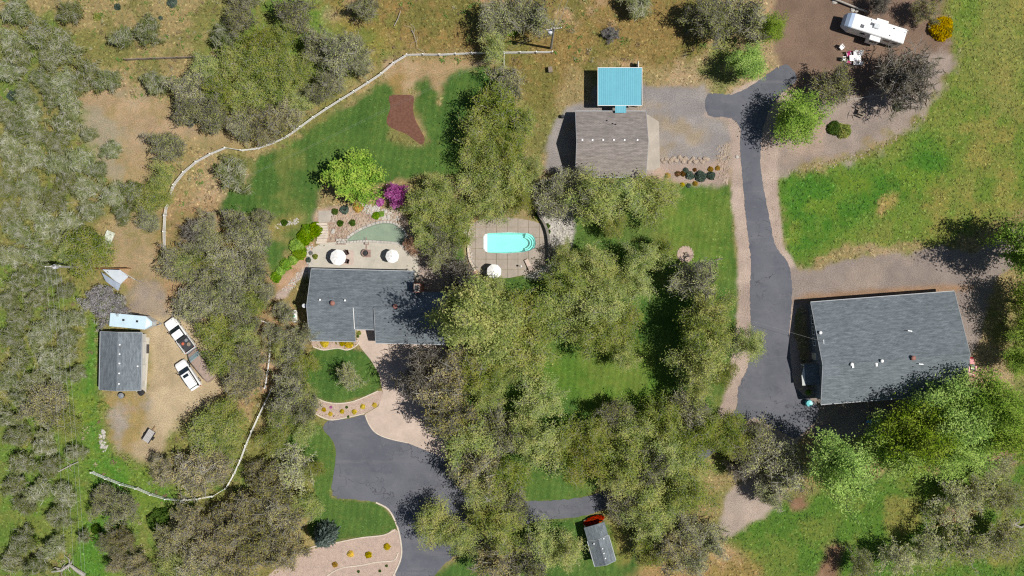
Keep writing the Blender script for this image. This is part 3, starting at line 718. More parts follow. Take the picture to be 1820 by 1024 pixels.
def proto(kind, seed):
    """unit tree: crown radius about 4 m, height about 8 m -> (trunk mesh, crown mesh)"""
    rng = np.random.default_rng(seed)
    R, H = 4.0, 8.0
    if kind in ('olive', 'mixed', 'tan', 'tall'):
        dense = kind == 'tall'; kind = 'olive' if dense else kind
        nl = {'olive': 15000 if dense else 6600, 'mixed': 4300, 'tan': 4900}[kind]
        sg = skeleton(rng, R, H, limbs=6 + seed % 2, flat=.62, r0=.2)
        pts, ii = seeds_from(sg, (3, 4), rng, nl)
        pts = pts + rng.normal(size=pts.shape) * np.array([.34, .34, .22])
        v, f = leaf_quads(rng, pts, .15, 1.3, 1.4)
        parts = [(v, f, pal_colors(rng, pts, *PAL[kind], len(pts)))]
        if kind != 'olive':   # lichen-grey twig tips among the young leaves
            q, ii = seeds_from(sg, (4,), rng, 700); q = q + rng.normal(size=q.shape) * .2
            v, f = leaf_quads(rng, q, .42, 3.4, 1.0); parts.append((v, f, pal_colors(rng, q, [(.2, .19, .15), (.33, .32, .27)], (.5, .5), len(q))))
        tm = seg_mesh('trunk', sg, BARK_GREY)
    elif kind == 'grey':
        sg = skeleton(rng, R, H, limbs=6, flat=.5, kids=(5, 4, 4), wob=.5, r0=.19)
        q, ii = seeds_from(sg, (3, 4), rng, 1150); q = q + rng.normal(size=q.shape) * .3
        v, f = leaf_quads(rng, q, .5, 3.6, 1.8)
        parts = [(v, f, pal_colors(rng, q, *PAL['grey'], len(q), clump=.8))]
        p2, ii = seeds_from(sg, (3, 4), rng, 1900); p2 = p2 + rng.normal(size=p2.shape) * .35; p2[:, 2] -= .3
        v, f = leaf_quads(rng, p2, .24, 1.3, 1.2); parts.append((v, f, pal_colors(rng, p2, [(.17, .24, .055), (.27, .33, .075), (.37, .36, .12)], (.4, .4, .2), len(p2))))
        tm = seg_mesh('trunk', sg, BARK_GREY, thick=1.1, rmin=.026)
    elif kind == 'bright':
        sg = skeleton(rng, R, H, limbs=8, flat=.8, kids=(5, 5, 3), r0=.22)
        pts, ii = seeds_from(sg, (3, 4), rng, 9500); pts = pts + rng.normal(size=pts.shape) * .3
        v, f = leaf_quads(rng, pts, .155, 1.5, 1.5); parts = [(v, f, pal_colors(rng, pts, *PAL['bright'], len(pts), clump=1.0))]
        tm = seg_mesh('trunk', sg, BARK_DARK)
    elif kind == 'bare':
        sg = skeleton(rng, R, H, limbs=9, flat=.5, kids=(6, 6, 4), r0=.2, wob=.22)
        q, ii = seeds_from(sg, (4,), rng, 1300); q = q + rng.normal(size=q.shape) * .12
        v, f = leaf_quads(rng, q, .3, 3.2); parts = [(v, f, pal_colors(rng, q, *PAL['dusk'], len(q)))]
        tm = seg_mesh('trunk', sg, BARK_TWIG, rmin=.028)
    elif kind == 'branchy':   # budding, mostly twigs
        sg = skeleton(rng, R, H, limbs=7, flat=.5, kids=(6, 5, 3), r0=.2, wob=.3)
        q, ii = seeds_from(sg, (3, 4), rng, 2100); q = q + rng.normal(size=q.shape) * .25
        v, f = leaf_quads(rng, q, .20, 1.5, 1.0); parts = [(v, f, pal_colors(rng, q, *PAL['mixed'], len(q)))]
        tm = seg_mesh('trunk', sg, BARK_GREY, rmin=.024)
    elif kind == 'maple':
        sg = skeleton(rng, R, H, limbs=8, flat=.9, kids=(5, 5, 3), r0=.17)
        pts, ii = seeds_from(sg, (3, 4), rng, 11500); pts = pts + rng.normal(size=pts.shape) * .26
        v, f = leaf_quads(rng, pts, .21, 1.2, .9); parts = [(v, f, pal_colors(rng, pts, *PAL['maple'], len(pts), clump=.9))]
        tm = seg_mesh('trunk', sg, BARK_DARK)
    elif kind in ('redbud', 'peach', 'lavender'):
        sg = skeleton(rng, R, H, limbs=8, flat=.8, kids=(5, 5, 3), r0=.16, trunk=.18)
        pts, ii = seeds_from(sg, (2, 3, 4), rng, 9000); pts = pts + rng.normal(size=pts.shape) * .24
        v, f = leaf_quads(rng, pts, .25, 1.3 if kind != 'lavender' else 2.4); parts = [(v, f, pal_colors(rng, pts, *PAL[kind], len(pts), clump=.8))]
        tm = seg_mesh('trunk', sg, BARK_GREY if kind == 'lavender' else BARK_DARK)
    elif kind == 'spruce':
        sg = [((0, 0, -.2), (0, 0, 4), .2, .12, 0), ((0, 0, 4), (0, 0, 8.6), .12, .03, 0)]
        P_, D_ = [], []
        for w in range(17):
            z = .6 + w * .47; rr = R * (1 - z / 9.0) ** .85; m = max(6, int(16 - w * .5))
            for k in range(m):
                a = 2 * math.pi * (k + rng.random() * .6) / m; d = np.array([math.cos(a), math.sin(a), -.12])
                e = d * rr * (.85 + .3 * rng.random()) + np.array([0, 0, z]); s = np.array([0, 0, z])
                sg.append((s, e, .035, .012, 1)); nl = int(30 * rr / R) + 10
                t = rng.random((nl, 1)) ** .7; q = s * (1 - t) + e * t + rng.normal(size=(nl, 3)) * .16
                P_.append(q); D_.append(np.tile(d, (nl, 1)) + rng.normal(size=(nl, 3)) * .4)
        q = np.concatenate(P_); v, f = leaf_quads(rng, q, .42, 2.0, .35, np.concatenate(D_))
        parts = [(v, f, pal_colors(rng, q, *PAL['spruce'], len(q), clump=.7))]
        tm = seg_mesh('trunk', sg, BARK_DARK)
    else: raise ValueError(kind)
    return tm, leaf_mesh('crown', parts)
def dome(name, palette, seed, n=900, flat=.75, leaf=.16, stem=True):
    """unit shrub mound, radius 1 m"""
    rng = np.random.default_rng(seed)
    d = rng.normal(size=(n, 3)); d[:, 2] = np.abs(d[:, 2]); d /= np.linalg.norm(d, axis=1, keepdims=True)
    lump = .82 + .3 * vnoise(d[:, 0] * 2.6 + seed, d[:, 1] * 2.6 + d[:, 2] * 2, seed)
    r = lump * (.55 + .45 * rng.random(n) ** .35)
    q = d * r[:, None]; q[:, 2] *= flat; q[:, 2] += .04
    v, f = leaf_quads(rng, q, leaf, 1.4, .25, None)
    return leaf_mesh(name, [(v, f, pal_colors(rng, q, *PAL[palette], n, clump=.45))])
PROTO = {}
for kind, seeds in (('olive', (1, 2, 3, 4, 5)), ('mixed', (11, 12, 13, 14)), ('tan', (21, 22, 23)), ('grey', (31, 32, 33, 34, 35)), ('bright', (41, 42, 43)),
                    ('bare', (51, 52)), ('branchy', (61, 62, 63)), ('maple', (71,)), ('tall', (101,)), ('redbud', (81,)), ('peach', (82,)), ('lavender', (83,)), ('spruce', (91,))):
    PROTO[kind] = [proto(kind, s) for s in seeds]

# ------------------------------------------------------------------ landmarks used to tell the trees apart in words
MARKS = [('the swimming pool', 905, 432), ('the teardrop pond', 675, 415), ('the blue metal carport', 1100, 155), ('the taupe garage', 1087, 255), ('the white camper', 1560, 55),
         ('the large grey barn', 1580, 620), ('the big grey house', 650, 545), ('the propane tank', 523, 562), ('the white pickup', 322, 595), ('the white car', 337, 666), ('the small grey garage', 213, 643),
         ('the pale cargo trailer', 235, 572), ('the mulch bed', 720, 212), ('the stone fire ring', 1218, 452), ('the small shed with red flowers', 1067, 965), ('the pole with white fence', 978, 65),
         ('the flat utility trailer', 267, 774), ('the turnaround drive', 650, 820), ('the spruce gravel bed', 620, 990), ('the blue kayak', 1550, 748), ('the red tractor', 1726, 650),
         ('the white lean-to roof', 205, 495), ('the mossy white panel', 192, 424), ('the upper-left corner', 0, 0), ('the left edge at mid-height', 0, 330), ('the lower-left corner', 0, 1024),
         ('the lower-right corner', 1820, 1024), ('the fallen dead trunk', 130, 1010), ('the white fence bend', 300, 345), ('the fence corner by the mulch bed', 718, 97), ('the fence end at lower left', 165, 842),
         ('the curved fence at lower left', 400, 870), ('the bare clearing', 225, 250), ('the wooden fence line', 330, 100), ('the bottom edge middle', 910, 1024), ('the driveway bend', 1360, 560),
         ('the gravel triangle', 1340, 910), ('the white stone terrace', 998, 420), ('the round yellow maple', 620, 315), ('the top edge middle', 700, 0), ('the driveway junction', 1395, 130), ('the gravel road end', 1780, 400), ('the central clearing', 1010, 670), ('the middle of the central lane', 1120, 860)]
ORD = ['first', 'second', 'third', 'fourth', 'fifth', 'sixth', 'seventh', 'eighth', 'ninth', 'tenth', 'eleventh', 'twelfth', 'thirteenth', 'fourteenth', 'fifteenth', 'sixteenth']
LOOK = dict(olive='leafy olive oak', mixed='grey-twigged olive oak', tan='tan budding oak', grey='lichen-grey oak', bright='bright green tree', bare='bare dark tree', branchy='sparse grey-branched tree')
GRP = dict(olive='olive oaks', mixed='half-leafed oaks', tan='tan budding oaks', grey='lichen-covered oaks of the thicket', bright='bright green trees', bare='bare trees', branchy='sparse trees')
TREES = []
def T(kind, *rows):
    for px, py, r in rows: TREES.append((kind, px, py, r))
T('grey', (20, 12, 30), (122, 18, 26), (62, 62, 34), (102, 72, 36), (14, 68, 28), (22, 98, 28), (6, 124, 28), (215, 62, 26), (258, 46, 28), (88, 100, 26), (150, 134, 32), (108, 142, 28), (190, 140, 26), (70, 140, 24), (268, 142, 26), (40, 170, 26), (120, 190, 28), (50, 198, 26), (8, 192, 26), (86, 172, 22),
  (110, 218, 28), (20, 222, 26), (62, 238, 26), (8, 255, 26), (98, 256, 26), (150, 238, 18), (192, 266, 22), (140, 284, 30), (60, 276, 28), (16, 292, 28), (102, 294, 26), (170, 300, 22), (112, 322, 28), (52, 328, 28), (8, 332, 26), (152, 332, 28), (192, 348, 28), (232, 340, 30), (92, 356, 26), (48, 366, 26), (10, 378, 28), (150, 374, 26), (212, 374, 24), (118, 392, 24), (28, 412, 26), (74, 402, 28),
  (58, 444, 28), (18, 456, 28), (100, 418, 22), (32, 496, 26), (78, 492, 24), (8, 530, 24), (62, 534, 26), (108, 520, 20), (30, 566, 26), (92, 566, 26), (14, 604, 26), (62, 600, 28), (112, 598, 22), (132, 566, 20), (28, 642, 28), (76, 640, 28), (114, 634, 22), (8, 678, 24), (50, 680, 26), (98, 672, 24), (134, 664, 18),
  (34, 712, 24), (8, 742, 24), (20, 778, 26), (70, 792, 26), (130, 806, 20), (30, 826, 28), (82, 834, 26), (18, 866, 26), (66, 874, 28), (112, 884, 26), (42, 900, 24), (100, 916, 28), (34, 962, 28), (92, 974, 26), (14, 1004, 26), (60, 1010, 24), (146, 956, 12), (414, 312, 38), (390, 58, 28), (130, 140, 20), (1130, 2, 30))
T('olive', (150, 455, 42), (170, 446, 22), (118, 446, 22), (112, 760, 24), (265, 352, 30), (282, 312, 26), (284, 345, 26), (450, 72, 34), (502, 62, 28), (420, 112, 36), (470, 112, 36), (522, 112, 32), (370, 122, 30), (390, 166, 34), (440, 172, 36), (490, 160, 32), (532, 172, 26),
  (330, 470, 28), (372, 474, 30), (382, 592, 36), (402, 642, 36), (432, 604, 30), (540, 650, 28), (376, 762, 42), (404, 736, 32), (408, 792, 24), (500, 762, 28), (542, 772, 24), (542, 902, 30), (300, 1012, 28), (452, 532, 26),
  (882, 188, 46), (860, 232, 42), (902, 262, 38), (930, 214, 28), (850, 284, 38), (902, 322, 42), (850, 334, 40), (780, 340, 32), (756, 362, 36), (800, 384, 36), (758, 412, 30), (870, 362, 30), (922, 352, 26), (875, 82, 28),
  (838, 574, 58), (872, 602, 50), (912, 562, 48), (932, 622, 50), (850, 652, 44), (952, 560, 42), (900, 660, 28), (886, 526, 34),
  (1010, 502, 42), (1050, 470, 38), (1000, 562, 46), (1060, 542, 46), (1092, 492, 36), (1132, 502, 32), (1152, 462, 36), (1178, 442, 24), (1102, 562, 42), (1060, 602, 42), (1112, 632, 30), (1090, 596, 34),
  (1050, 352, 46), (1112, 352, 46), (1160, 346, 40), (1190, 342, 24), (1092, 394, 24), (1272, 542, 42), (1250, 592, 42), (1252, 646, 42), (1272, 622, 38), (1340, 612, 28), (1240, 690, 34), (1282, 580, 30),
  (962, 712, 40), (932, 772, 38), (832, 792, 50), (902, 852, 42), (870, 872, 36), (862, 922, 34), (962, 792, 46), (932, 756, 32), (1010, 792, 42), (1042, 832, 42), (1062, 782, 36), (1142, 772, 42), (1182, 752, 42), (1112, 822, 46), (1202, 802, 42), (1252, 782, 42), (1290, 762, 40), (1312, 792, 30), (1232, 842, 42), (1090, 852, 28), (1132, 892, 40), (1182, 892, 46), (1232, 892, 40), (1160, 932, 36), (902, 952, 42), (966, 972, 36), (1002, 982, 34), (1152, 986, 30), (782, 932, 42), (820, 962, 30))
T('mixed', (420, 28, 28), (562, 82, 28), (602, 90, 38), (632, 108, 24), (588, 140, 26), (632, 78, 24), (342, 152, 34), (330, 192, 30), (372, 206, 30), (420, 216, 30), (565, 158, 26), (650, 8, 22), (430, 0, 24), (296, 258, 28), (262, 394, 20), (180, 890, 26), (212, 906, 26), (190, 972, 20),
  (420, 402, 32), (402, 460, 36), (450, 424, 32), (352, 482, 30), (312, 474, 30), (442, 484, 32), (456, 464, 20), (332, 544, 36), (382, 532, 32), (422, 544, 32), (502, 556, 20), (443, 628, 28), (520, 612, 26), (438, 668, 30), (514, 660, 28), (512, 702, 36), (542, 722, 28), (502, 732, 30), (880, 18, 36), (940, 26, 36), (900, 150, 34), (1030, 332, 36), (1242, 500, 44), (792, 430, 30), (882, 782, 42), (1102, 742, 34), (1220, 742, 36), (1160, 832, 42), (1202, 932, 40), (908, 908, 34), (940, 1002, 42), (1260, 960, 30), (1232, 1010, 30), (1352, 802, 42), (1390, 832, 46), (1370, 872, 30), (1320, 30, 42), (1280, 18, 40), (1250, 28, 30), (1490, 152, 36), (520, 20, 36))
T('mixed', (360, 398, 22), (462, 388, 20), (468, 522, 20), (404, 500, 28), (358, 444, 28), (432, 578, 26), (486, 596, 22), (548, 588, 18), (986, 352, 36), (1105, 905, 28), (1110, 850, 26))
T('olive', (500, 626, 22), (540, 700, 20), (476, 790, 26), (556, 840, 22), (1010, 460, 26), (868, 700, 34), (1290, 660, 26), (1080, 520, 30), (820, 420, 24), (940, 300, 24))
T('tan', (75, 722, 36), (216, 962, 22), (206, 1002, 20), (242, 1012, 24), (470, 212, 32), (512, 198, 28), (470, 240, 18), (420, 690, 32), (338, 838, 40), (382, 830, 32), (284, 838, 24), (482, 872, 36), (450, 902, 36), (500, 922, 38), (420, 932, 38), (380, 962, 36), (330, 932, 30), (352, 1002, 36), (420, 1002, 36), (460, 962, 38), (502, 982, 32), (300, 962, 28), (462, 846, 26), (402, 928, 28),
  (778, 692, 46), (802, 740, 46), (816, 652, 38), (850, 842, 46), (882, 1002, 38), (1200, 982, 40), (1652, 14, 22))
T('bright', (1510, 832, 60), (1648, 786, 56), (1722, 736, 58), (1782, 724, 50), (1796, 760, 54), (1700, 806, 50), (1600, 800, 48), (1744, 784, 50), (1828, 642, 30), (1340, 110, 34), (1375, 46, 24), (1420, 206, 46), (1872, 448, 60), (1866, 540, 44), (1838, 592, 32))
T('bare', (1622, 132, 62), (1568, 2, 22), (344, 414, 30), (1320, 832, 28), (818, 492, 34), (748, 668, 48))
T('branchy', (522, 834, 48), (372, 432, 30), (1702, 902, 42), (1752, 882, 42), (1722, 972, 44), (1792, 962, 42), (1540, 1012, 32), (1662, 975, 38), (1604, 996, 36), (1802, 892, 36), (616, 672, 28), (1780, 830, 36), (780, 458, 26))
# words: the nearest landmark, the side of it, and the rank outward on that side among its own kind
def side_word(dx, dy): 
    if abs(dx) > abs(dy): return 'to its left' if dx < 0 else 'to its right'
    return 'above it' if dy < 0 else 'below it'
rows = []
for k, (kind, px, py, r) in enumerate(TREES):
    d, mk = min((math.hypot(px - m[1], py - m[2]), m) for m in MARKS)
    rows.append((kind, mk[0], side_word(px - mk[1], py - mk[2]), d, k))
rank = {}
LABEL = {}
for kind, mk, sd_, d, k in sorted(rows, key=lambda q: q[3]):
    key = (kind, mk, sd_); rank[key] = rank.get(key, 0) + 1
    LABEL[k] = (key, rank[key])
trng = random.Random(5)
for k, (kind, px, py, r) in enumerate(TREES):
    key, rk = LABEL[k]
    R = r / PXM
    tall = {'olive': 1.0, 'mixed': .95, 'tan': .95, 'grey': .72, 'bright': 1.12, 'bare': .95, 'branchy': .9}[kind]
    Hh = (3.6 + 1.6 * R) * tall * (.9 + .2 * trng.random())
    if (kind, px) == ('olive', 838): Hh = 27.0
    if (kind, px) == ('olive', 872): Hh = 13.0
    x, y = P(px, py, Hh * .68)
    tm, cm = PROTO[kind][trng.randrange(len(PROTO[kind]))]
    if (kind, px) == ('olive', 838): tm, cm = PROTO['tall'][0]
    if kind == 'bright' and px > 1480 and 690 < py < 850: Hh *= 1.45
    if 1215 < px < 1300 and 480 < py < 700: Hh *= 1.45
    if px > 1850: Hh *= 1.35
    if (1000 < px < 1060 and 300 < py < 380) or (740 < px < 820 and 620 < py < 760): Hh *= 1.3
    x, y = P(px, py, Hh * .68)
    if px < 560: Hh *= .86; x, y = P(px, py, Hh * .68)
    only = rank[key] == 1
    words_ = f"{'only' if only else ORD[rk - 1]} {LOOK[kind]} out from {key[1]}, {key[2]}"
    nm = {'olive': 'oak_tree', 'mixed': 'oak_tree', 'tan': 'oak_tree', 'grey': 'oak_tree', 'bright': 'leafy_tree', 'bare': 'bare_tree', 'branchy': 'bare_tree'}[kind]
    t = thing(nm, words_, 'tree', (x, y, 0), trng.random() * 6.28, GRP[kind])
    if kind == 'grey': R *= .86
    if kind in ('olive', 'mixed', 'tan', 'bright'): R *= 1.13
    t.scale = (R / 3.75, R / 3.75 * (.9 + .2 * trng.random()), Hh / 7.8)
    link('trunk', tm, t); link('crown', cm, t)
def single(kind, name, label, px, py, r, Hh, cat='tree', squash=1.0):
    x, y = P(px, py, Hh * .6); t = thing(name, label, cat, (x, y, 0), 1.0); R = r / PXM
    t.scale = (R / 3.75, R / 3.75 * squash, Hh / 7.8); tm, cm = PROTO[kind][0]; link('trunk', tm, t); link('crown', cm, t); return t
single('maple', 'maple_tree', 'round yellow-green maple tree above the rock garden', 626, 314, 50, 8.2)
single('redbud', 'redbud_tree', 'magenta blossoming tree between the yellow maple and the pond', 703, 346, 24, 4.2)
single('peach', 'ornamental_maple', 'pale peach leafless-looking ornamental maple beside the pond', 733, 438, 17, 2.6)
single('lavender', 'bare_shrub_tree', 'lavender-grey twiggy tree below the white lean-to roof', 184, 534, 36, 4.6)
single('spruce', 'blue_spruce', 'blue-grey spruce at the edge of the lower gravel bed', 573, 958, 23, 6.2)
single('spruce', 'blue_spruce', 'small blue-grey spruce among the oaks near the turquoise garden chair', 917, 206, 13, 5.0)
single('spruce', 'blue_spruce', 'pale silver conifer sapling at the lower edge of the oak thicket', 331, 211, 11, 3.0)
single('lavender', 'grey_shrub', 'lone silvery grey shrub in dry grass above the blue carport', 1087, 57, 14, 2.2, 'shrub')
# ------------------------------------------------------------------ buildings
def shingle_mat(name, ca, cb, streak=.6):
    m, nt, b = new_mat(name)
    v = coords(nt)
    br = nt.nodes.new('ShaderNodeTexBrick'); br.inputs['Scale'].default_value = 1.0
    br.inputs['Brick Width'].default_value = .42; br.inputs['Row Height'].default_value = .17; br.inputs['Mortar Size'].default_value = .012
    br.inputs['Color1'].default_value = (*ca, 1); br.inputs['Color2'].default_value = (*cb, 1); br.inputs['Mortar'].default_value = (*[c * .62 for c in cb], 1)
    nt.links.new(v, br.inputs['Vector'])
    mp = nt.nodes.new('ShaderNodeMapping'); mp.inputs['Scale'].default_value = (.5, 2.6, 1); nt.links.new(v, mp.inputs['Vector'])
    st = noise(nt, mp.outputs['Vector'], 1.6, 5, .7); big = noise(nt, v, .25, 4, .6)
    c = mixc(nt, 1.0, br.outputs['Color'], ramp(nt, st, .3, .7, 1 - streak * .6, 1 + streak * .5), 'MULTIPLY')
    c = mixc(nt, 1.0, c, ramp(nt, big, .3, .7, .9, 1.1), 'MULTIPLY')
    nt.links.new(c, b.inputs['Base Color']); b.inputs['Roughness'].default_value = .9; b.inputs['Specular IOR Level'].default_value = .2
    bump(nt, b, br.outputs['Fac'], .4, .015); return m
SH_BLUE = shingle_mat('slate_grey_shingle', (.17, .196, .218), (.134, .157, .177))
SH_TAUPE = shingle_mat('taupe_shingle', (.285, .252, .235), (.24, .213, .20))
SIDING = plain('pale_grey_siding', (.55, .55, .53), .7, .12, 1.0); SIDING_BLUE = plain('slate_blue_siding', (.16, .19, .24), .7, .15, 1.0); SIDING_TAN = plain('tan_siding', (.42, .36, .29), .7, .15, 1.0)
TRIM = plain('white_trim', (.74, .74, .72), .5, .1, 2)
GLASS = plain('window_glass', (.05, .065, .085), .08, .1, 1, spec=.8)
BRICK = plain('red_chimney_brick', (.42, .19, .14), .85, .35, 5, bmp=.3)
DOORM = plain('garage_door_paint', (.62, .61, .58), .5, .1, 2)
VENT_W = plain('white_vent', (.8, .8, .8), .4, .05); VENT_R = plain('rusty_vent', (.33, .15, .12), .7, .3, 6)

def window(parent, c, w, h, ax):
    """c centre, ax: 'x-','x+','y-','y+' outward face"""
    s = -1 if '-' in ax else 1
    g = MB(); f = MB()
    if ax[0] == 'x':
        g.box(c[0] + s * .03, c[1], c[2], .06, w, h); o = g.build('window', GLASS, parent)
        for dy, dz, a, b_ in ((0, h / 2, w + .2, .1), (0, -h / 2, w + .2, .1), (w / 2, 0, .1, h - .1), (-w / 2, 0, .1, h - .1), (0, 0, .05, h - .1)):
            f.box(c[0] + s * .06, c[1] + dy, c[2] + dz, .09, a, b_)
    else:
        g.box(c[0], c[1] + s * .03, c[2], w, .06, h); o = g.build('window', GLASS, parent)
        for dx, dz, a, b_ in ((0, h / 2, w + .2, .1), (0, -h / 2, w + .2, .1), (w / 2, 0, .1, h - .1), (-w / 2, 0, .1, h - .1), (0, 0, .05, h - .1)):
            f.box(c[0] + dx, c[1] + s * .06, c[2] + dz, a, .09, b_)
    f.build('frame', TRIM, o); return o
def door(parent, c, w, h, ax, mat=DOORM, panels=0):
    s = -1 if '-' in ax else 1; z = c[2]
    mb = MB()
    if ax[0] == 'x': mb.box(c[0] + s * .03, c[1], z, .07, w, h)
    else: mb.box(c[0], c[1] + s * .03, z, w, .07, h)
    o = mb.build('garage_door' if panels else 'door', mat, parent)
    if panels:
        for k in range(panels):
            q = MB(); zz = z - h / 2 + (k + .5) * h / panels
            if ax[0] == 'x': q.box(c[0] + s * .08, c[1], zz, .04, w - .1, h / panels - .05)
            else: q.box(c[0], c[1] + s * .08, zz, w - .1, .04, h / panels - .05)
            q.build('panel', mat, o)
    else:
        q = MB()
        if ax[0] == 'x': q.box(c[0] + s * .1, c[1] + w * .38, z, .08, .05, .12)
        else: q.box(c[0] + w * .38, c[1] + s * .1, z, .05, .08, .12)
        q.build('handle', STEEL, o)
    return o

EAVE = plain('grey_eave_trim', (.36, .38, .40), .6, .1, 2)
def gable(root, L, W, vr, hN, hR, hS, wall, shingle, oh=.45, trim=EAVE, gut=True):
    """roof corner at the origin, x along the ridge, y going to -W; vr: distance of the ridge line from the first eave"""
    th = .14
    def zr(y):
        v = -y
        return hN + (hR - hN) * v / vr if v <= vr else hR + (hS - hR) * (v - vr) / (W - vr)
    yN, yS = -oh, -(W - oh)
    sec = [(yN, 0), (yS, 0), (yS, zr(yS) - th - .01), (-vr, hR - th - .02), (yN, zr(yN) - th - .01)]
    vs = [(oh, y, z) for y, z in sec] + [(L - oh, y, z) for y, z in sec]
    MB().add(vs, [(0, 1, 2, 3, 4)[::-1], (5, 6, 7, 8, 9)] + [(i, (i + 1) % 5, 5 + (i + 1) % 5, 5 + i) for i in range(5)]).build('wall', wall, root)
    MB().slab([(0, 0, hN), (L, 0, hN), (L, -vr, hR), (0, -vr, hR)], th).build('roof_slope', shingle, root)
    MB().slab([(0, -vr - .002, hR), (L, -vr - .002, hR), (L, -W, hS), (0, -W, hS)], th).build('roof_slope', shingle, root)
    cap = MB()
    d1 = (hR - hN) / vr; d2 = (hR - hS) / (W - vr)
    cap.slab([(.05, -vr + .14, hR - .14 * d1 + .035), (L - .05, -vr + .14, hR - .14 * d1 + .035), (L - .05, -vr, hR + .035), (.05, -vr, hR + .035)], .03)
    cap.slab([(.05, -vr, hR + .035), (L - .05, -vr, hR + .035), (L - .05, -vr - .14, hR - .14 * d2 + .035), (.05, -vr - .14, hR - .14 * d2 + .035)], .03)
    cap.build('ridge_cap', shingle, root)
    if gut:
        MB().box(L / 2, .06, hN - .08, L, .1, .13).build('gutter', trim, root)
        MB().box(L / 2, -W - .06, hS - .08, L, .1, .13).build('gutter', trim, root)
    for x in (-.03, L + .03):    # verge boards along the gable ends
        fb = MB()
        for (ya, za), (yb, zb) in (((0.0, hN), (-vr, hR)), ((-vr, hR), (-W, hS))):
            fb.slab([(x - .025, ya, za + .015), (x + .025, ya, za + .015), (x + .025, yb, zb + .015), (x - .025, yb, zb + .015)], .17)
        fb.build('verge_board', trim, root)
    return zr
def vent(root, x, y, z, r=.14, h=.28, mat=VENT_W, name='roof_vent'):
    MB().lathe([(r * .7, -.25), (r * .7, h * .6), (r * 1.25, h * .65), (r * 1.25, h * .8), (r * .5, h)], 10, (x, y, z)).build(name, mat, root, True)
def box_vent(root, x, y, z, mat=VENT_W, s=.3):
    MB().box(x, y, z + .03, s, s, .22, 0, .04).build('roof_vent', mat, root)
def to_local(root_loc, rz, px, py, h):
    x, y = P(px, py, h); return rot2(x - root_loc[0], y - root_loc[1], -rz)

# big barn on the right
O = (*P(1441, 537.5, 2.8), 0); rz = math.radians(4.4)
barn = thing('barn', 'large slate-roofed barn beside the driveway with gravel around it', 'barn', O, rz)
bz = gable(barn, 20.9, 14.7, 8.9, 2.8, 6.1, 3.9, SIDING_BLUE, SH_BLUE)
for y in (-2.6, -4.2, -5.8): window(barn, (.45, y, 1.75), 1.1, .95, 'x-')
door(barn, (.45, -8.0, 1.05), 1.0, 2.05, 'x-')
door(barn, (20.45, -7.2, 1.5), 4.0, 2.9, 'x+', DOORM, 4)
for x in (4, 9, 14, 18): window(barn, (x, -14.25, 1.9), 1.2, 1.0, 'y-')
door(barn, (15, -.45, 1.2), 3.4, 2.2, 'y+', DOORM, 4)
for px, py in ((1462, 592), (1511, 647), (1564, 641)):
    x, y = to_local(O, rz, px, py, 5.6); vent(barn, x, y, bz(y), .2, .4)
for px, py in ((1515, 651), (1557, 648)):
    x, y = to_local(O, rz, px, py, 5.8); MB().box(x, y, bz(y) + .06, .3, .5, .16, 0, .03).build('roof_vent', VENT_W, barn)
x, y = to_local(O, rz, 1620, 636, 5.7); vent(barn, x, y, bz(y), .28, .45, VENT_R)
for px, py in ((1622, 589), (1636, 647)):
    x, y = to_local(O, rz, px, py, 5.6); MB().tube([(x, y, bz(y) - .1), (x, y, bz(y) + .55)], .06).tube([(x - .5, y + .1, bz(y) + .5), (x + .1, y, bz(y) + .5)], .05).build('flue_pipe', STEEL, barn)
x, y = to_local(O, rz, 1461, 607, 5.2); MB().tube([(x, y, bz(y) - .1), (x, y, bz(y) + 1.1)], .04).tube([(x, y - .3, bz(y) + 1.1), (x, y + .3, bz(y) + 1.1)], .03).build('service_mast', STEEL, barn)
# porch lean-to on the barn's driveway side
plx, ply = to_local(O, rz, 1437, 655, 2.3)
MB().slab([(-1.45, -9.0, 2.15), (.42, -9.0, 2.75), (.42, -12.0, 2.75), (-1.45, -12.0, 2.15)], .09).build('porch_roof', SH_BLUE, barn)
MB().slab([(-1.9, -10.6, 2.0), (-1.47, -9.2, 2.16), (-1.47, -12.05, 2.14), (-1.9, -12.05, 2.0)], .05).build('porch_awning', plain('white_awning', (.62, .64, .63), .5, .1), barn)
for yy in (-9.15, -11.85): MB().box(-1.35, yy, 1.02, .12, .12, 2.04).build('porch_post', TRIM, barn)
MB().box(-.5, -10.5, .08, 1.9, 3.0, .16).build('porch_floor', CONCRETE, barn)

# the house
rzh = math.radians(-1.3)
O = (*P(553.5, 478.5, 2.7), 0)
house = thing('house', 'large slate-roofed house with entry notch between patio and paved turnaround', 'house', O, rzh)
def HX(px, py, h): return to_local(O, rzh, px, py, h)
th = .14
yr = HX(548, 544, 5.4)[1]; xe = HX(737, 482, 2.7)[0]; ys = HX(552, 605, 2.7)[1]; xw2 = HX(632, 607, 2.7)[0]; xg = HX(668, 609, 2.7)[0]; xE = HX(792, 610, 2.7)[0]; ye = HX(640, 585, 3.3)[1]; yg = HX(700, 610, 2.7)[1]; yNE = HX(760, 519, 4.2)[1]
hR, hE = 5.3, 2.7
kS = (hR - hE) / (yr - ys); kN = (hR - hE) / (0 - yr)
def zS(y): return hR - (yr - y) * kS
MB().slab([(0, 0, hE), (xe, 0, hE), (xe, yr, hR), (0, yr, hR)], th).build('roof_slope', SH_BLUE, house)
MB().slab([(0, yr - .002, hR), (xw2, yr - .002, hR), (xw2, ys, hE), (0, ys, hE)], th).build('roof_slope', SH_BLUE, house)
MB().slab([(xw2 + .003, yr - .002, hR - .12), (xg - .05, yr - .002, hR - .12), (xg - .05, ye, zS(ye) - .12), (xw2 + .003, ye, zS(ye) - .12)], th).build('roof_slope', SH_BLUE, house)
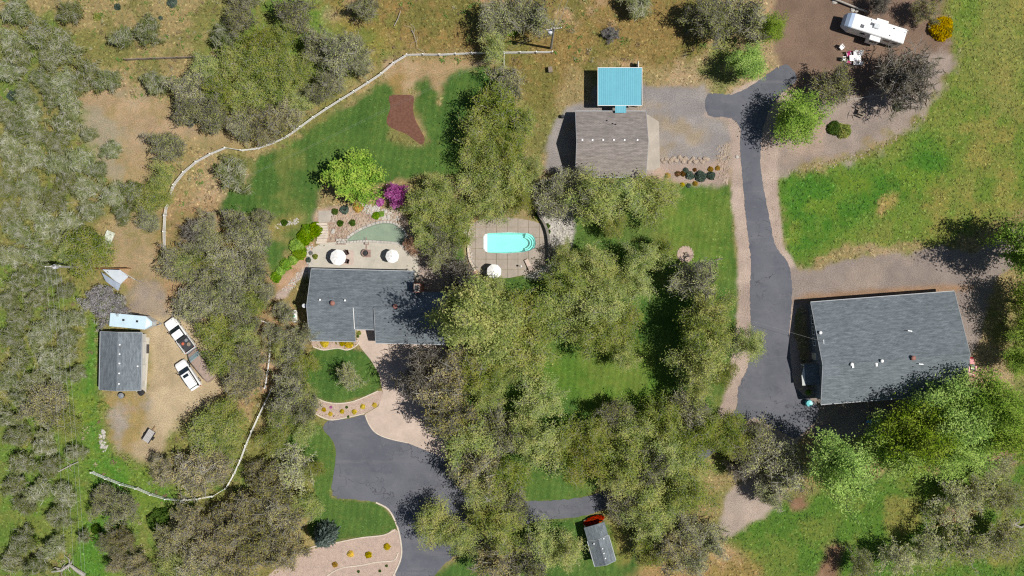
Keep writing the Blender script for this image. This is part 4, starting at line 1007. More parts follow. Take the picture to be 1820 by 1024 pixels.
MB().slab([(xg, yr - .002, hR + .16), (xE, yr - .002, hR + .16), (xE, yg, zS(yg) + .16), (xg, yg, zS(yg) + .16)], th).build('roof_slope', SH_BLUE, house)
zne = hR + .16 - (yNE - yr) * kN
MB().slab([(xe + .003, yNE, zne), (xE, yNE, zne), (xE, yr, hR + .16), (xe + .003, yr, hR + .16)], th).build('roof_slope', SH_BLUE, house)
cap = MB()
for xa, xb, dz in ((.05, xg - .06, .03), (xg + .02, xE - .05, .19)):
    cap.slab([(xa, yr + .15, hR - .15 * kN + dz), (xb, yr + .15, hR - .15 * kN + dz), (xb, yr, hR + dz), (xa, yr, hR + dz)], .028)
    cap.slab([(xa, yr, hR + dz), (xb, yr, hR + dz), (xb, yr - .15, hR - .15 * kS + dz), (xa, yr - .15, hR - .15 * kS + dz)], .028)
cap.build('ridge_cap', SH_BLUE, house)
w_ = MB(); oh = .45
def gsec(y0_, y1_): return [(y0_, 0), (y1_, 0), (y1_, zS(y1_) - th - .02), (yr, hR - th - .02), (y0_, hR - (y0_ - yr) * kN - th - .02)]
for xa, xb, ya, yb in ((oh, xw2 - oh, -oh, ys + oh), (xw2 - oh + .002, xg + .3, -oh - .002, ye + 1.2), (xg + .302, xe - oh, -oh - .004, yg + oh), (xe - oh + .002, xE - oh, yNE - oh, yg + oh)):
    s_ = gsec(ya, yb); vs = [(xa, y, z) for y, z in s_] + [(xb, y, z) for y, z in s_]
    w_.add(vs, [(4, 3, 2, 1, 0), (5, 6, 7, 8, 9)] + [(i, (i + 1) % 5, 5 + (i + 1) % 5, 5 + i) for i in range(5)])
w_.build('wall', SIDING, house)
for xa, xb, y, z in ((0, xe, .06, hE - .08), (0, xw2, ys - .06, hE - .08), (xw2 + .05, xg - .1, ye - .06, zS(ye) - .2), (xg, xE, yg - .06, zS(yg) + .08)):
    MB().box((xa + xb) / 2, y, z, xb - xa, .1, .13).build('gutter', EAVE, house)
def verge(x, pts): 
    fb = MB()
    for (ya, za), (yb, zb) in zip(pts[:-1], pts[1:]): fb.slab([(x - .03, ya, za + .02), (x + .03, ya, za + .02), (x + .03, yb, zb + .02), (x - .03, yb, zb + .02)], .18)
    fb.build('verge_board', EAVE, house)
verge(-.03, [(0, hE), (yr, hR), (ys, hE)]); verge(xw2 - .03, [(ye * .99, zS(ye)), (ys, hE)]); verge(xE + .03, [(yNE, zne), (yr, hR + .16), (yg, zS(yg) + .16)]); verge(xg - .02, [(yr - .05, hR + .14), (yg, zS(yg) + .16)])
MB().slab([(xw2 - .08, yr - .1, hR - .02), (xw2 + .02, yr - .1, hR - .02), (xw2 + .02, ye, zS(ye) + .03), (xw2 - .08, ye, zS(ye) + .03)], .05).build('roof_flashing', TRIM, house)
for y in (-2.2, -7.2): window(house, (oh, y, 1.5), 1.5, 1.2, 'x-')
for x in (2.5, 6, 9.5, 12.5): window(house, (x, -oh, 1.5), 1.6, 1.3, 'y+')
for x in (1.8, 4.4): window(house, (x, ys + oh, 1.5), 1.5, 1.2, 'y-')
door(house, (xw2 + 1.2, ye + 1.2, 1.05), 1.0, 2.1, 'y-', plain('front_door_paint', (.25, .08, .06), .4, .1))
for k in range(2): door(house, (xg + 2.6 + 4.2 * k, yg + oh, 1.15), 3.0, 2.2, 'y-', DOORM, 4)
cx, cy_ = HX(741, 512, 5.8)
ch = MB().box(cx, cy_, 2.95, .95, 1.25, 5.9).build('chimney', BRICK, house)
MB().box(cx, cy_, 5.95, .8, 1.1, .12).build('chimney_cap', CONCRETE, ch); MB().box(cx, cy_, 6.1, .5, .7, .18, 0, .03).build('flue', DARK, ch)
for px, py, mt in ((568.5, 533, VENT_W), (613, 534, VENT_W)):
    x, y = HX(px, py, 5); vent(house, x, y, hR - (y - yr) * kN, .13, .3, mt)
x, y = HX(591, 539, 5.3); vent(house, x, y, hR - abs(y - yr) * kN, .3, .45, VENT_R)
x, y = HX(703, 545, 5.3); vent(house, x, y, hR - abs(y - yr) * kN, .3, .45, VENT_R)
MB().tube([(-.5, yr, 4.4), (-.1, yr, 4.4)], .04).lathe([(.05, 0), (.28, .07), (.3, .1)], 14, (-.55, yr, 4.4)).build('satellite_dish', plain('dish_grey', (.55, .56, .58), .4, .1), house)

# taupe garage and blue carport
O = (*P(1023, 198, 2.4), 0)
gar = thing('garage', 'taupe shingle-roofed garage with six ridge vents beside the gravel parking', 'garage', O, 0)
W2 = (O[1] - P(1023, 251.5, 4.9)[1]) * 2
gz = gable(gar, P(1148, 198, 2.4)[0] - O[0], W2, W2 / 2, 2.4, 4.9, 2.4, SIDING_TAN, SH_TAUPE)
GL = P(1148, 198, 2.4)[0] - O[0]
for px in (1035, 1053, 1072, 1091, 1110, 1133):
    x, y = to_local(O, 0, px, 250, 4.9); box_vent(gar, x, y + .1, gz(y + .1), VENT_W, .26)
for px, py in ((1079, 214), (1089, 220), (1094, 222)):
    x, y = to_local(O, 0, px, py, 3.3); vent(gar, x, y, gz(y), .07, .25, DARK)
for y in (-2.6, -7.2): door(gar, (GL - .45, y, 1.15), 3.0, 2.2, 'x+', DOORM, 4)
for y in (-2.5, -7): window(gar, (.45, y, 1.5), 1.1, 1.0, 'x-')
door(gar, (.45, -4.8, 1.05), .95, 2.05, 'x-')
BLUE = plain('sky_blue_roof_paint', (.125, .385, .48), .5, .14, .6, spec=.25, rgb2=(.115, .36, .45))
O = (*P(1063, 121, 3.1), 0); Lc = P(1140.5, 121, 3.1)[0] - O[0]; Wc = O[1] - P(1063, 187, 3.1)[1]
cp = thing('carport', 'sky blue ribbed metal carport with a short link to the taupe garage', 'carport', O, 0)
def blue_panel(x0_, x1_, y0_, y1_, z0_, z1_):
    n_ = max(2, round((x1_ - x0_) / .3)); mb = MB(); vs = []; fs = []
    w = (x1_ - x0_) / n_; prof = []
    for k in range(n_): prof += [(x0_ + k * w, 0), (x0_ + (k + .62) * w, 0), (x0_ + (k + .72) * w, .02), (x0_ + (k + .90) * w, .02)]
    prof.append((x1_, 0))
    for yy, zz in ((y0_, z0_), (y1_, z1_)): vs += [(x, yy, zz + d) for x, d in prof]
    for yy, zz in ((y0_, z0_), (y1_, z1_)): vs += [(x, yy, zz + d - .03) for x, d in prof]
    m_ = len(prof)
    for i in range(m_ - 1): fs += [(i, m_ + i, m_ + i + 1, i + 1), (2 * m_ + i, 2 * m_ + i + 1, 3 * m_ + i + 1, 3 * m_ + i)]
    return mb.add(vs, fs)
npan = 7
for k in range(npan):
    blue_panel(Lc * k / npan + .003, Lc * (k + 1) / npan - .003, 0, -Wc, 3.2, 3.05).build('roof_panel', BLUE, cp)
xa, xb = [P(q, 190, 3.1)[0] - O[0] for q in (1093.5, 1113)]
blue_panel(xa, xb, -Wc - .003, -Wc - (P(1100, 187, 3.1)[1] - P(1100, 200.5, 3.1)[1]), 3.05, 3.0).build('link_roof', BLUE, cp)
for x, y, a, b_ in ((Lc / 2, .04, Lc + .16, .07), (Lc / 2, -Wc - .04, Lc + .16, .07)): MB().box(x, y, 3.12 if y > 0 else 2.98, a, b_, .2).build('edge_trim', TRIM, cp)
for x in (-.04, Lc + .04): MB().box(x, -Wc / 2, 3.11, .07, Wc - .02, .2).build('edge_trim', TRIM, cp)
for x in (.3, Lc / 2, Lc - .3):
    for y in (-.3, -Wc + .3): MB().box(x, y, 1.45, .14, .14, 2.9).build('post', TRIM, cp)
MB().box(Lc - .3, .55, .9, .08, 1.5, 1.8).build('side_screen', TRIM, cp)
for y in (-.3, -Wc + .3): MB().box(Lc / 2, y, 2.88, Lc - .4, .1, .16).build('beam', WOOD, cp)

# small grey garage on the left
rzs = math.radians(-3.2); O = (*P(179, 589.5, 2.5), 0)
# ridge runs up the picture: build along x, then turn by a quarter
root = thing('garage', 'small slate-roofed garage beside the dirt yard and cargo trailer', 'garage', (*P(176.5, 692.5, 2.5), 0), math.radians(90 - 1.2))
sg_L = math.hypot(*(np.array(P(179, 589.5, 2.5)) - np.array(P(176.5, 692.5, 2.5)))); sg_W = math.hypot(*(np.array(P(252, 596, 2.5)) - np.array(P(179, 589.5, 2.5))))
sz = gable(root, sg_L, sg_W, sg_W * .5, 2.5, 3.7, 2.5, SIDING, SH_BLUE, .3)
for t in (.12, .3, .47, .63, .79): box_vent(root, sg_L * t, -sg_W * .55, sz(-sg_W * .55), VENT_W, .22)
box_vent(root, sg_L * .42, -sg_W * .93, sz(-sg_W * .93), VENT_W, .22)
for x in (2.4, 5.8): door(root, (x, -sg_W + .3, 1.05), 2.4, 2.05, 'y-', DOORM, 4)
window(root, (.3, -sg_W / 2, 1.4), 1.0, .9, 'x-')

# little shed with a flower box
cc = [P(1040, 937, 2.4), P(1077.5, 930, 2.4), P(1097, 998, 2.4), P(1057.5, 1007, 2.4)]
ax = math.atan2(cc[1][1] - cc[2][1], cc[1][0] - cc[2][0])
sl = math.hypot(cc[1][0] - cc[2][0], cc[1][1] - cc[2][1]); sw = math.hypot(cc[1][0] - cc[0][0], cc[1][1] - cc[0][1])
root = thing('shed', 'little slate-roofed shed with white roof vents below the lane', 'shed', (*cc[3], 0), ax)
sz = gable(root, sl * .66, sw, sw / 2, 2.4, 3.2, 2.4, SIDING, SH_BLUE, .2)
# the front third is a steeper cross-hipped porch
MB().slab([(sl * .66, 0, 2.42), (sl, 0, 2.2), (sl, -sw, 2.2), (sl * .66, -sw, 2.42), (sl * .66, -sw / 2, 3.16)][0:2] + [(sl, -sw / 2, 2.25), (sl * .66, -sw / 2, 3.12)], .1).build('porch_roof', SH_BLUE, root)
MB().slab([(sl * .66, -sw / 2 - .002, 3.12), (sl, -sw / 2 - .002, 2.25), (sl, -sw, 2.2), (sl * .66, -sw, 2.42)], .1).build('porch_roof', SH_BLUE, root)
for y in (-.2, -sw + .2): MB().box(sl - .15, y, 1.02, .12, .12, 2.04).build('porch_post', TRIM, root)
for t, v in ((.58, .24), (.64, .74), (.42, .56), (.3, .56), (.17, .56)): vent(root, sl * t, -sw * v, sz(-sw * v), .09, .2)
door(root, (sl * .66 - .2, -sw / 2, 1.0), .9, 1.95, 'x+')
window(root, (2.0, -sw + .2, 1.4), .9, .8, 'y-')
bx, by = P(1056, 925, .5)
pl = thing('flower_box', 'long planter box of bright red flowers in front of the shed', 'planter', (bx, by, 0), ax - math.pi / 2)
MB().box(0, 0, .22, 3.0, .8, .44, 0, .03).build('box', WOOD, pl)
PAL['red'] = ([(.50, .02, .015), (.72, .045, .03), (.09, .11, .025)], (.45, .5, .05))
fl = link('flowers', dome('flowers', 'red', 3, 1400, .5, .2), pl); fl.scale = (1.6, .6, .7); fl.location = (0, 0, .42)

# lean-to with a two-tone metal roof and rusty back wall
TIN = plain('pale_tin', (.56, .61, .66), .5, .15, 1.0, metal=.15); TIN2 = plain('dull_tin', (.36, .42, .52), .5, .2, 1.0, metal=.15); RUST = plain('rusty_panel', (.26, .105, .05), .9, .4, 2)
root = thing('lean_to', 'low tin-roofed lean-to of two tones with rusty back wall', 'shed', (*P(205, 497), 0), 0)
def L2(px, py, h): 
    a = P(px, py, h); return (a[0] - root.location[0], a[1] - root.location[1], h)
MB().slab([L2(182, 479, 1.9), L2(214, 480, 1.9), L2(228, 492, 1.75), L2(214.5, 505, 1.6), L2(205, 500, 1.65)], .05).build('roof_panel', TIN, root)
MB().slab([L2(180, 484, 1.62), L2(205, 500.6, 1.62), L2(214.5, 505.6, 1.57), L2(210, 517, 1.35), L2(188, 500, 1.4)], .05).build('roof_panel', TIN2, root)
a, b_ = L2(172, 478.5, 0), L2(234, 477, 0)
MB().box((a[0] + b_[0]) / 2, (a[1] + b_[1]) / 2, .8, b_[0] - a[0], .08, 1.6, .02).build('back_wall', RUST, root)
for q in ((185, 486), (208, 513), (225, 493)): p_ = L2(*q, 1.5); MB().box(p_[0], p_[1], .68, .1, .1, 1.36).build('post', WOOD, root)
MB().tube([L2(214, 481, 1.85), L2(240, 497, .9), L2(251, 501, .12)], .05).build('brace_pole', STEEL, root)

# mossy white panel leaning on blocks
root = thing('roof_panel_sheet', 'mossy white sheet lying on blocks among the oaks', 'panel', (*P(192, 425, .5), 0), math.radians(-22))
MB().box(0, 0, .5, 1.3, 2.4, .08, 0, .02).build('sheet', plain('mossy_white', (.62, .64, .58), .8, .4, 3, rgb2=(.33, .37, .26)), root)
for y in (-.8, .8): MB().box(0, y, .23, 1.0, .2, .46).build('block', CONCRETE, root)
# ------------------------------------------------------------------ vehicles
CARW = plain('white_car_paint', (.78, .78, .78), .25, .03, 1, spec=.5, coat=.5); RUBBER = plain('tyre_rubber', (.02, .02, .02), .9, .2, 5); LAMP = plain('lamp_lens', (.6, .6, .55), .15, .05); REDL = plain('tail_lens', (.35, .02, .02), .2, .05)
CARGLASS = plain('car_glass', (.012, .02, .026), .05, .1, 1, spec=.9)
def sec(x, w, zb, zt, sh=.12):
    return [(x, -w, zb), (x, w, zb), (x, w * 1.0, zb + (zt - zb) * .55), (x, w * .96, zt - sh), (x, w * .82, zt), (x, -w * .82, zt), (x, -w * .96, zt - sh), (x, -w, zb + (zt - zb) * .55)]
def wheels(root, xs, w, r=.37):
    for x in xs:
        for s in (-1, 1):
            t = MB(); n_ = 16; prof = ((r * .6, .11), (r, .1), (r, -.1), (r * .6, -.11))
            vs = []; fs = []
            for rr, yy in prof:
                for i in range(n_): a = 2 * math.pi * i / n_; vs.append((x + rr * math.cos(a), s * w + yy, r + rr * math.sin(a)))
            for k in range(3):
                for i in range(n_): fs.append((k * n_ + i, k * n_ + (i + 1) % n_, (k + 1) * n_ + (i + 1) % n_, (k + 1) * n_ + i))
            o = t.add(vs, fs).build('wheel', RUBBER, root)
            h = MB(); vs = [(x + r * .62 * math.cos(2 * math.pi * i / n_), s * (w + .09), r + r * .62 * math.sin(2 * math.pi * i / n_)) for i in range(n_)]
            h.add(vs + [(v[0], s * (w - .05), v[2]) for v in vs], [tuple(range(n_))] + [(i, n_ + i, n_ + (i + 1) % n_, (i + 1) % n_) for i in range(n_)]).build('rim', STEEL, o)
def car(name, label, cat, px, py, ang, kind, paint):
    root = thing(name, label, cat, (*P(px, py), 0), math.radians(ang))
    if kind == 'suv':
        L, w = 4.7, .94
        MB().loft([sec(2.35, .6, .4, .72), sec(2.28, .8, .32, .86), sec(2.0, .91, .3, .98), sec(1.1, w, .3, 1.06), sec(0, w, .3, 1.08), sec(-1.6, w, .3, 1.08), sec(-2.15, .9, .32, 1.0), sec(-2.33, .78, .38, .85)]).build('body', paint, root, False)
        cab = MB().loft([sec(1.15, .80, 1.0, 1.09, .03), sec(.45, .78, 1.0, 1.58, .08), sec(-.6, .78, 1.0, 1.66, .08), sec(-1.75, .75, 1.0, 1.6, .08), sec(-2.2, .72, 1.0, 1.1, .03)]).build('cabin_glass', CARGLASS, root)
        MB().loft([sec(.42, .72, 1.5, 1.66, .06), sec(-.6, .74, 1.5, 1.72, .06), sec(-1.78, .70, 1.5, 1.66, .06), sec(-1.95, .60, 1.45, 1.54, .05)]).build('roof', paint, root)
        MB().box(-.02, 0, 1.705, .42, .85, .02).build('sunroof', CARGLASS, root)
        for s in (-1, 1):
            MB().tube([(.3, s * .66, 1.72), (-1.7, s * .64, 1.72)], .025).build('roof_rail', DARK, root)
            MB().box(-.3, s * .84, 1.09, 2.6, .05, .04).build('belt_trim', paint, root)
        MB().box(-2.22, 0, 1.55, .3, 1.2, .05).build('spoiler', paint, root)
        wheels(root, (1.45, -1.4), .84)
    elif kind == 'pickup':
        MB().loft([sec(2.75, .6, .45, .85), sec(2.68, .86, .4, 1.0), sec(2.3, .96, .4, 1.1), sec(1.2, .98, .4, 1.16), sec(-.55, .98, .4, 1.16), sec(-.56, .98, .4, 1.14)]).build('body', paint, root)
        MB().loft([sec(1.3, .84, 1.1, 1.18, .03), sec(.65, .82, 1.1, 1.72, .08), sec(-.3, .80, 1.1, 1.74, .08), sec(-.55, .78, 1.1, 1.2, .03)]).build('cabin_glass', CARGLASS, root)
        MB().loft([sec(.62, .75, 1.66, 1.8, .05), sec(-.1, .76, 1.66, 1.83, .05), sec(-.42, .74, 1.66, 1.78, .05)]).build('roof', paint, root)
        bed = MB().box(-1.65, 0, .62, 2.15, 1.7, .1).build('bed_floor', plain('bed_liner', (.045, .047, .055), .8, .3, 4), root)
        for s in (-1, 1): MB().box(-1.65, s * .92, .8, 2.2, .13, .78, 0, .04).build('bed_side', paint, root)
        MB().box(-2.76, 0, .85, .1, 1.72, .62, 0, .03).build('tailgate', paint, root)
        MB().box(-2.9, 0, .5, .16, 1.7, .2, 0, .03).build('rear_bumper', STEEL, root)
        MB().box(-.75, 0, 1.15, .3, 1.6, .3, 0, .03).build('toolbox', DARK, root)
        wheels(root, (1.75, -1.75), .87, .4)
    else:   # van
        MB().loft([sec(2.55, .6, .4, .8), sec(2.45, .84, .35, .98), sec(2.0, .93, .35, 1.12), sec(1.75, .94, .35, 1.16), sec(-2.4, .94, .35, 1.16), sec(-2.6, .88, .4, 1.1)]).build('body', paint, root)
        MB().loft([sec(2.0, .86, 1.1, 1.16, .03), sec(1.35, .86, 1.1, 1.86, .08), sec(1.25, .86, 1.1, 1.88, .08)]).build('windshield', plain('pale_windshield', (.30, .42, .44), .15, .1, 1, spec=.7), root)
        MB().loft([sec(1.24, .88, 1.1, 1.92, .1), sec(0, .89, 1.1, 2.0, .1), sec(-2.3, .88, 1.1, 1.96, .1), sec(-2.55, .82, 1.1, 1.8, .1)]).build('roof_shell', paint, root)
        for s in (-1, 1): MB().box(-.4, s * .9, 1.5, 2.6, .04, .42).build('side_window', CARGLASS, root)
        wheels(root, (1.6, -1.6), .84)
    f = {'suv': 2.3, 'pickup': 2.68, 'van': 2.46}[kind]
    for s in (-1, 1):
        MB().box(f - .12, s * .62, .74, .22, .3, .14, 0, .03).build('headlight', LAMP, root)
        MB().box(-f + .02, s * .72, .85, .12, .16, .3).build('tail_light', REDL, root)
        MB().box({'suv': .85, 'pickup': 1.05, 'van': 1.5}[kind], s * 1.08, 1.12, .14, .2, .14, 0, .03).build('side_mirror', DARK, root)
    return root
def ang_px(x0_, y0_, x1_, y1_): return math.degrees(math.atan2(-(y1_ - y0_), x1_ - x0_))
car('pickup_truck', 'white pickup truck with dark open bed at the edge of the dirt yard', 'pickup', 323, 595, ang_px(341, 620, 306, 572), 'pickup', CARW)
car('suv_car', 'white car with small dark sunroof parked alone on the dirt yard', 'car', 337, 666, ang_px(351, 688, 323, 646), 'suv', CARW)
car('van', 'brown dusty van with pale windshield in tree shade behind the pickup', 'van', 363, 648, ang_px(380, 670, 346, 628), 'van', plain('dusty_brown_paint', (.34, .255, .21), .7, .25, 2))
# things in the truck bed
for dx, dy, m_, s_ in ((-1.35, .35, plain('orange_bucket', (.5, .12, .06), .5, .1), .22), (-1.9, -.3, WOOD, .3), (-1.2, -.35, STEEL, .25)):
    a = math.radians(ang_px(341, 620, 306, 572)); x, y = rot2(dx, dy, a); bx, by = P(323, 595)
    o = MB().lathe([(s_ * .7, 0), (s_ * .9, .3), (s_, .32)], 10, (0, 0, .675)).build('bucket', m_); o.location = (bx + x, by + y, 0)
    tag(o, {WOOD: 'weathered brown tub in the white pickup bed', STEEL: 'grey metal pail in the white pickup bed'}.get(m_, 'orange bucket in the white pickup bed'), 'bucket')

# fifth-wheel camper
rzc = math.radians(-17.4); cx, cy_ = P(1560, 49.5, 3.0)
rv = thing('camper_trailer', 'long white camper trailer with slide-outs parked on the brown gravel pad', 'camper', (cx, cy_, 0), rzc)
SHELLW = plain('camper_skin', (.80, .80, .80), .35, .06, .8); BLUESHADE = plain('camper_front_cap', (.42, .52, .68), .3, .08, 1)
def rsec(x, w, zb, zt): return [(x, -w, zb), (x, w, zb), (x, w, zt - .12), (x, w - .1, zt), (x, -w + .1, zt), (x, -w, zt - .12)]
hl, hw = 4.25, 1.1
MB().loft([rsec(hl, hw - .03, .65, 2.9), rsec(hl - .1, hw, .6, 3.0), rsec(-hl + 1.4, hw, .6, 3.0), rsec(-hl + .6, hw, .6, 3.0)]).build('body', SHELLW, rv)
MB().loft([rsec(-hl + .598, hw, .6, 3.0), rsec(-hl + .1, hw - .02, 1.1, 2.9), rsec(-hl - .35, hw - .1, 1.3, 2.45), rsec(-hl - .6, hw - .25, 1.35, 1.8)]).build('front_cap', BLUESHADE, rv)
MB().box(.2, -hw - .35, 1.65, 1.6, .7, 1.9, 0, .05).build('slide_out', SHELLW, rv); MB().box(.5, hw + .2, 1.65, 1.8, .45, 2.0, 0, .05).build('slide_out', SHELLW, rv)
w1 = MB().box(.2, -hw - .71, 1.9, 1.0, .03, .6).build('window', GLASS, rv)
for x, wd in ((2.0, .9), (3.3, .7), (-1.6, .8)): MB().box(x, -hw - .012, 2.0, wd, .03, .55).build('window', GLASS, rv)
for x in (-1.8, 2.2): MB().box(x, hw + .012, 2.0, .8, .03, .55).build('window', GLASS, rv)
MB().box(-3.0, -hw - .012, 1.55, .7, .03, 1.8).build('door', TRIM, rv)
MB().box(-.25, .12, 3.14, .9, .7, .28, 0, .08).build('air_conditioner', plain('aircon_shroud', (.55, .58, .6), .4, .1), rv)
for x, y, s_ in ((-2.2, -.45, .5), (-.95, .28, .4), (2.3, .6, .2), (2.0, -.55, .14), (-1.2, .8, .16)): MB().box(x, y, 3.04, s_, s_, .1, 0, .02).build('roof_hatch', plain('smoked_hatch', (.10, .11, .13), .3, .1), rv)
MB().box(.9, 0, 3.012, 6.2, .02, .03).build('roof_seam', TRIM, rv)
for s in (-.18, .18): MB().tube([(hl + .08, s + .7, .9), (hl + .08, s + .7, 3.1), (hl - .4, s + .7, 3.12)], .025).build('ladder_rail', STEEL, rv)
MB().box(.3, -hw + .1, .42, 7.4, .08, .3).build('skirt', DARK, rv); MB().box(.3, hw - .1, .42, 7.4, .08, .3).build('skirt', DARK, rv)
wheels(rv, (1.0, 1.95), .95, .36)
MB().box(-3.6, 0, .62, .12, 1.2, 1.2).build('landing_gear', DARK, rv)

# enclosed cargo trailer
rzt = math.radians(ang_px(200, 570, 272, 577)); cx, cy_ = P(232, 571.5, 2.2)
ct = thing('cargo_trailer', 'pale blue-white enclosed cargo trailer with V nose above the small garage', 'trailer', (cx, cy_, 0), rzt)
PALEB = plain('pale_blue_roof', (.50, .64, .72), .45, .12, .7)
nose = [(-3.0, -.95), (2.2, -.95), (3.15, -.28), (3.15, .28), (2.2, .95), (-3.0, .95)]
MB().prism(nose, .5, 2.2).build('body', plain('trailer_side', (.55, .58, .6), .4, .1), ct)
MB().prism([(x * 1.005, y * 1.02) for x, y in nose], 2.203, 2.25).build('roof', PALEB, ct)
MB().slab([(2.25, -.75, 2.262), (2.9, -.25, 2.262), (2.9, .25, 2.262), (2.25, .75, 2.262)], .008).build('nose_panel', plain('nose_white', (.7, .74, .76), .4, .1), ct)
for x in (-1.0, 1.0): MB().box(x, .12, 2.33, .3, .3, .14, 0, .03).build('roof_vent', DARK, ct)
for s in (-1, 1): MB().tube([(2.6, s * .6, .5), (3.95, 0, .5)], .05).build('tongue', STEEL, ct); MB().box(-.3, s * 1.05, .62, 1.5, .25, .1).build('fender', DARK, ct)
MB().tube([(3.75, 0, .1), (3.75, 0, .9)], .04).build('jack', STEEL, ct)
MB().box(-3.05, 0, 1.3, .06, 1.7, 1.5).build('rear_door', TRIM, ct)
wheels(ct, (-.7, .1), 1.06, .33)
# small utility trailer
rzu = math.radians(ang_px(260, 783, 272, 764)); cx, cy_ = P(267, 774)
ut = thing('utility_trailer', 'small flat grey utility trailer beside the tree shade on the dirt yard', 'trailer', (cx, cy_, 0), rzu)
for k in range(5): MB().box(0, -.42 + k * .21, .55, 1.9, .19, .05).build('plank', plain('grey_plank', (.42, .40, .39), .85, .2, 3) if k == 0 else bpy.data.materials['grey_plank'], ut)
for s in (-1, 1): MB().box(0, s * .57, .62, 1.95, .06, .22).build('side_rail', DARK, ut)
MB().tube([(.95, 0, .5), (1.7, 0, .45)], .04).build('tongue', RUST, ut)
wheels(ut, (-.1,), .68, .28)
# red tractor with mower behind the barn
cx, cy_ = P(1726, 648, .6)
tr = thing('garden_tractor', 'small red tractor in the shade at the gable end of the barn', 'tractor', (cx, cy_, 0), math.radians(95))
REDP = plain('tractor_red', (.36, .02, .03), .4, .12, 2)
MB().loft([sec(1.1, .28, .5, .85, .06), sec(.9, .36, .45, .98, .06), sec(.1, .38, .45, 1.02, .06)]).build('hood', REDP, tr)
MB().box(-.35, 0, .62, .9, .7, .2, 0, .05).build('chassis', DARK, tr); MB().box(-.5, 0, .95, .5, .5, .12, 0, .04).build('seat', TRIM, tr); MB().box(-.75, 0, 1.2, .1, .48, .45, 0, .03).build('seat_back', DARK, tr)
for s in (-1, 1): MB().box(-.6, s * .52, .98, .8, .28, .08, 0, .03).build('fender', REDP, tr)
MB().tube([(.05, 0, 1.0), (-.15, 0, 1.3)], .03).lathe([(.2, 0), (.22, .03)], 12, (-.17, 0, 1.3)).build('steering_wheel', DARK, tr)
wheels(tr, (.75,), .45, .28); wheels(tr, (-.6,), .55, .42)
cx, cy_ = P(1724, 665, .3)
mw = thing('mower_deck', 'dark red mower attachment on the ground below the red tractor', 'mower', (cx, cy_, 0), .2)
MB().box(0, 0, .28, 1.3, .9, .22, 0, .08).build('deck', REDP, mw); wheels(mw, (-.5, .5), .5, .14); MB().tube([(0, .4, .35), (.1, 1.0, .55)], .04).build('hitch', STEEL, mw)
# blue kayak
cx, cy_ = P(1550, 748)
ky = thing('kayak', 'short blue kayak lying in the barn shade', 'kayak', (cx, cy_, 0), math.radians(6))
def kse(x, w, z0_, z1_): return [(x, -w * .5, z0_), (x, w * .5, z0_), (x, w, (z0_ + z1_) * .5), (x, w * .6, z1_), (x, -w * .6, z1_), (x, -w, (z0_ + z1_) * .5)]
MB().loft([kse(-1.0, .05, .2, .3), kse(-.7, .26, .05, .38), kse(0, .36, .02, .36), kse(.7, .26, .05, .38), kse(1.0, .05, .2, .32)]).build('hull', plain('blue_plastic', (.05, .38, .85), .35, .1), ky, True)
MB().lathe([(.26, 0), (.28, .04), (.2, .05)], 14, (.05, 0, .35)).build('cockpit', DARK, ky)
# propane tank
cx, cy_ = P(523, 562, .8)
pt = thing('propane_tank', 'white horizontal propane tank with green cap left of the house', 'tank', (cx, cy_, 0), math.radians(92))
vs = []; 
prof = [(-.95, .02), (-.9, .25), (-.75, .40), (.75, .40), (.9, .25), (.95, .02)]; fs = []
for x, r in prof:
    for i in range(14): a = 2 * math.pi * i / 14; vs.append((x, r * math.cos(a), .65 + r * math.sin(a)))
for k in range(5):
    for i in range(14): fs.append((k * 14 + i, k * 14 + (i + 1) % 14, (k + 1) * 14 + (i + 1) % 14, (k + 1) * 14 + i))
MB().add(vs, fs).build('shell', WHITE_PAINT, pt, True)
MB().lathe([(.17, 0), (.17, .16), (.1, .2)], 12, (0, 0, 1.03)).build('valve_cap', plain('tank_green', (.06, .4, .25), .4, .1), pt)
for x in (-.5, .5): MB().box(x, 0, .12, .16, .7, .26).build('foot', CONCRETE, pt)

# ------------------------------------------------------------------ fences
def fence(name, label, pts, h=1.25, rails=(.35, .75, 1.15), mat=WHITE_PAINT, sp=2.4, pw_=.11, rh=.12, rt=.04, hpx=1.0):
    path = PL(smooth_loop(pts, 6, False), hpx); d = [0]
    for a, b_ in zip(path[:-1], path[1:]): d.append(d[-1] + math.hypot(b_[0] - a[0], b_[1] - a[1]))
    n_ = max(1, round(d[-1] / sp)); P_ = []
    for k in range(n_ + 1):
        t = d[-1] * k / n_; i = min(max(np.searchsorted(d, t) - 1, 0), len(path) - 2); f = (t - d[i]) / max(d[i + 1] - d[i], 1e-6)
        P_.append((path[i][0] + (path[i + 1][0] - path[i][0]) * f, path[i][1] + (path[i + 1][1] - path[i][1]) * f))
    root = thing(name, label, 'fence', (*P_[0], 0)); ox, oy = P_[0]
    pm = MB().box(0, 0, h / 2, pw_, pw_, h).box(0, 0, h + .03, pw_ + .05, pw_ + .05, .06).mesh('post', mat)
    for x, y in P_: o = link('post', pm, root); o.location = (x - ox, y - oy, 0)
    for a, b_ in zip(P_[:-1], P_[1:]):
        L = math.hypot(b_[0] - a[0], b_[1] - a[1]); an = math.atan2(b_[1] - a[1], b_[0] - a[0])
        rm = MB().box(0, 0, 0, L - pw_, rt, rh).mesh('rail', mat)
        for z in rails:
            o = link('rail', rm, root); o.location = ((a[0] + b_[0]) / 2 - ox, (a[1] + b_[1]) / 2 - oy, z); o.rotation_euler = (0, 0, an)
    return root
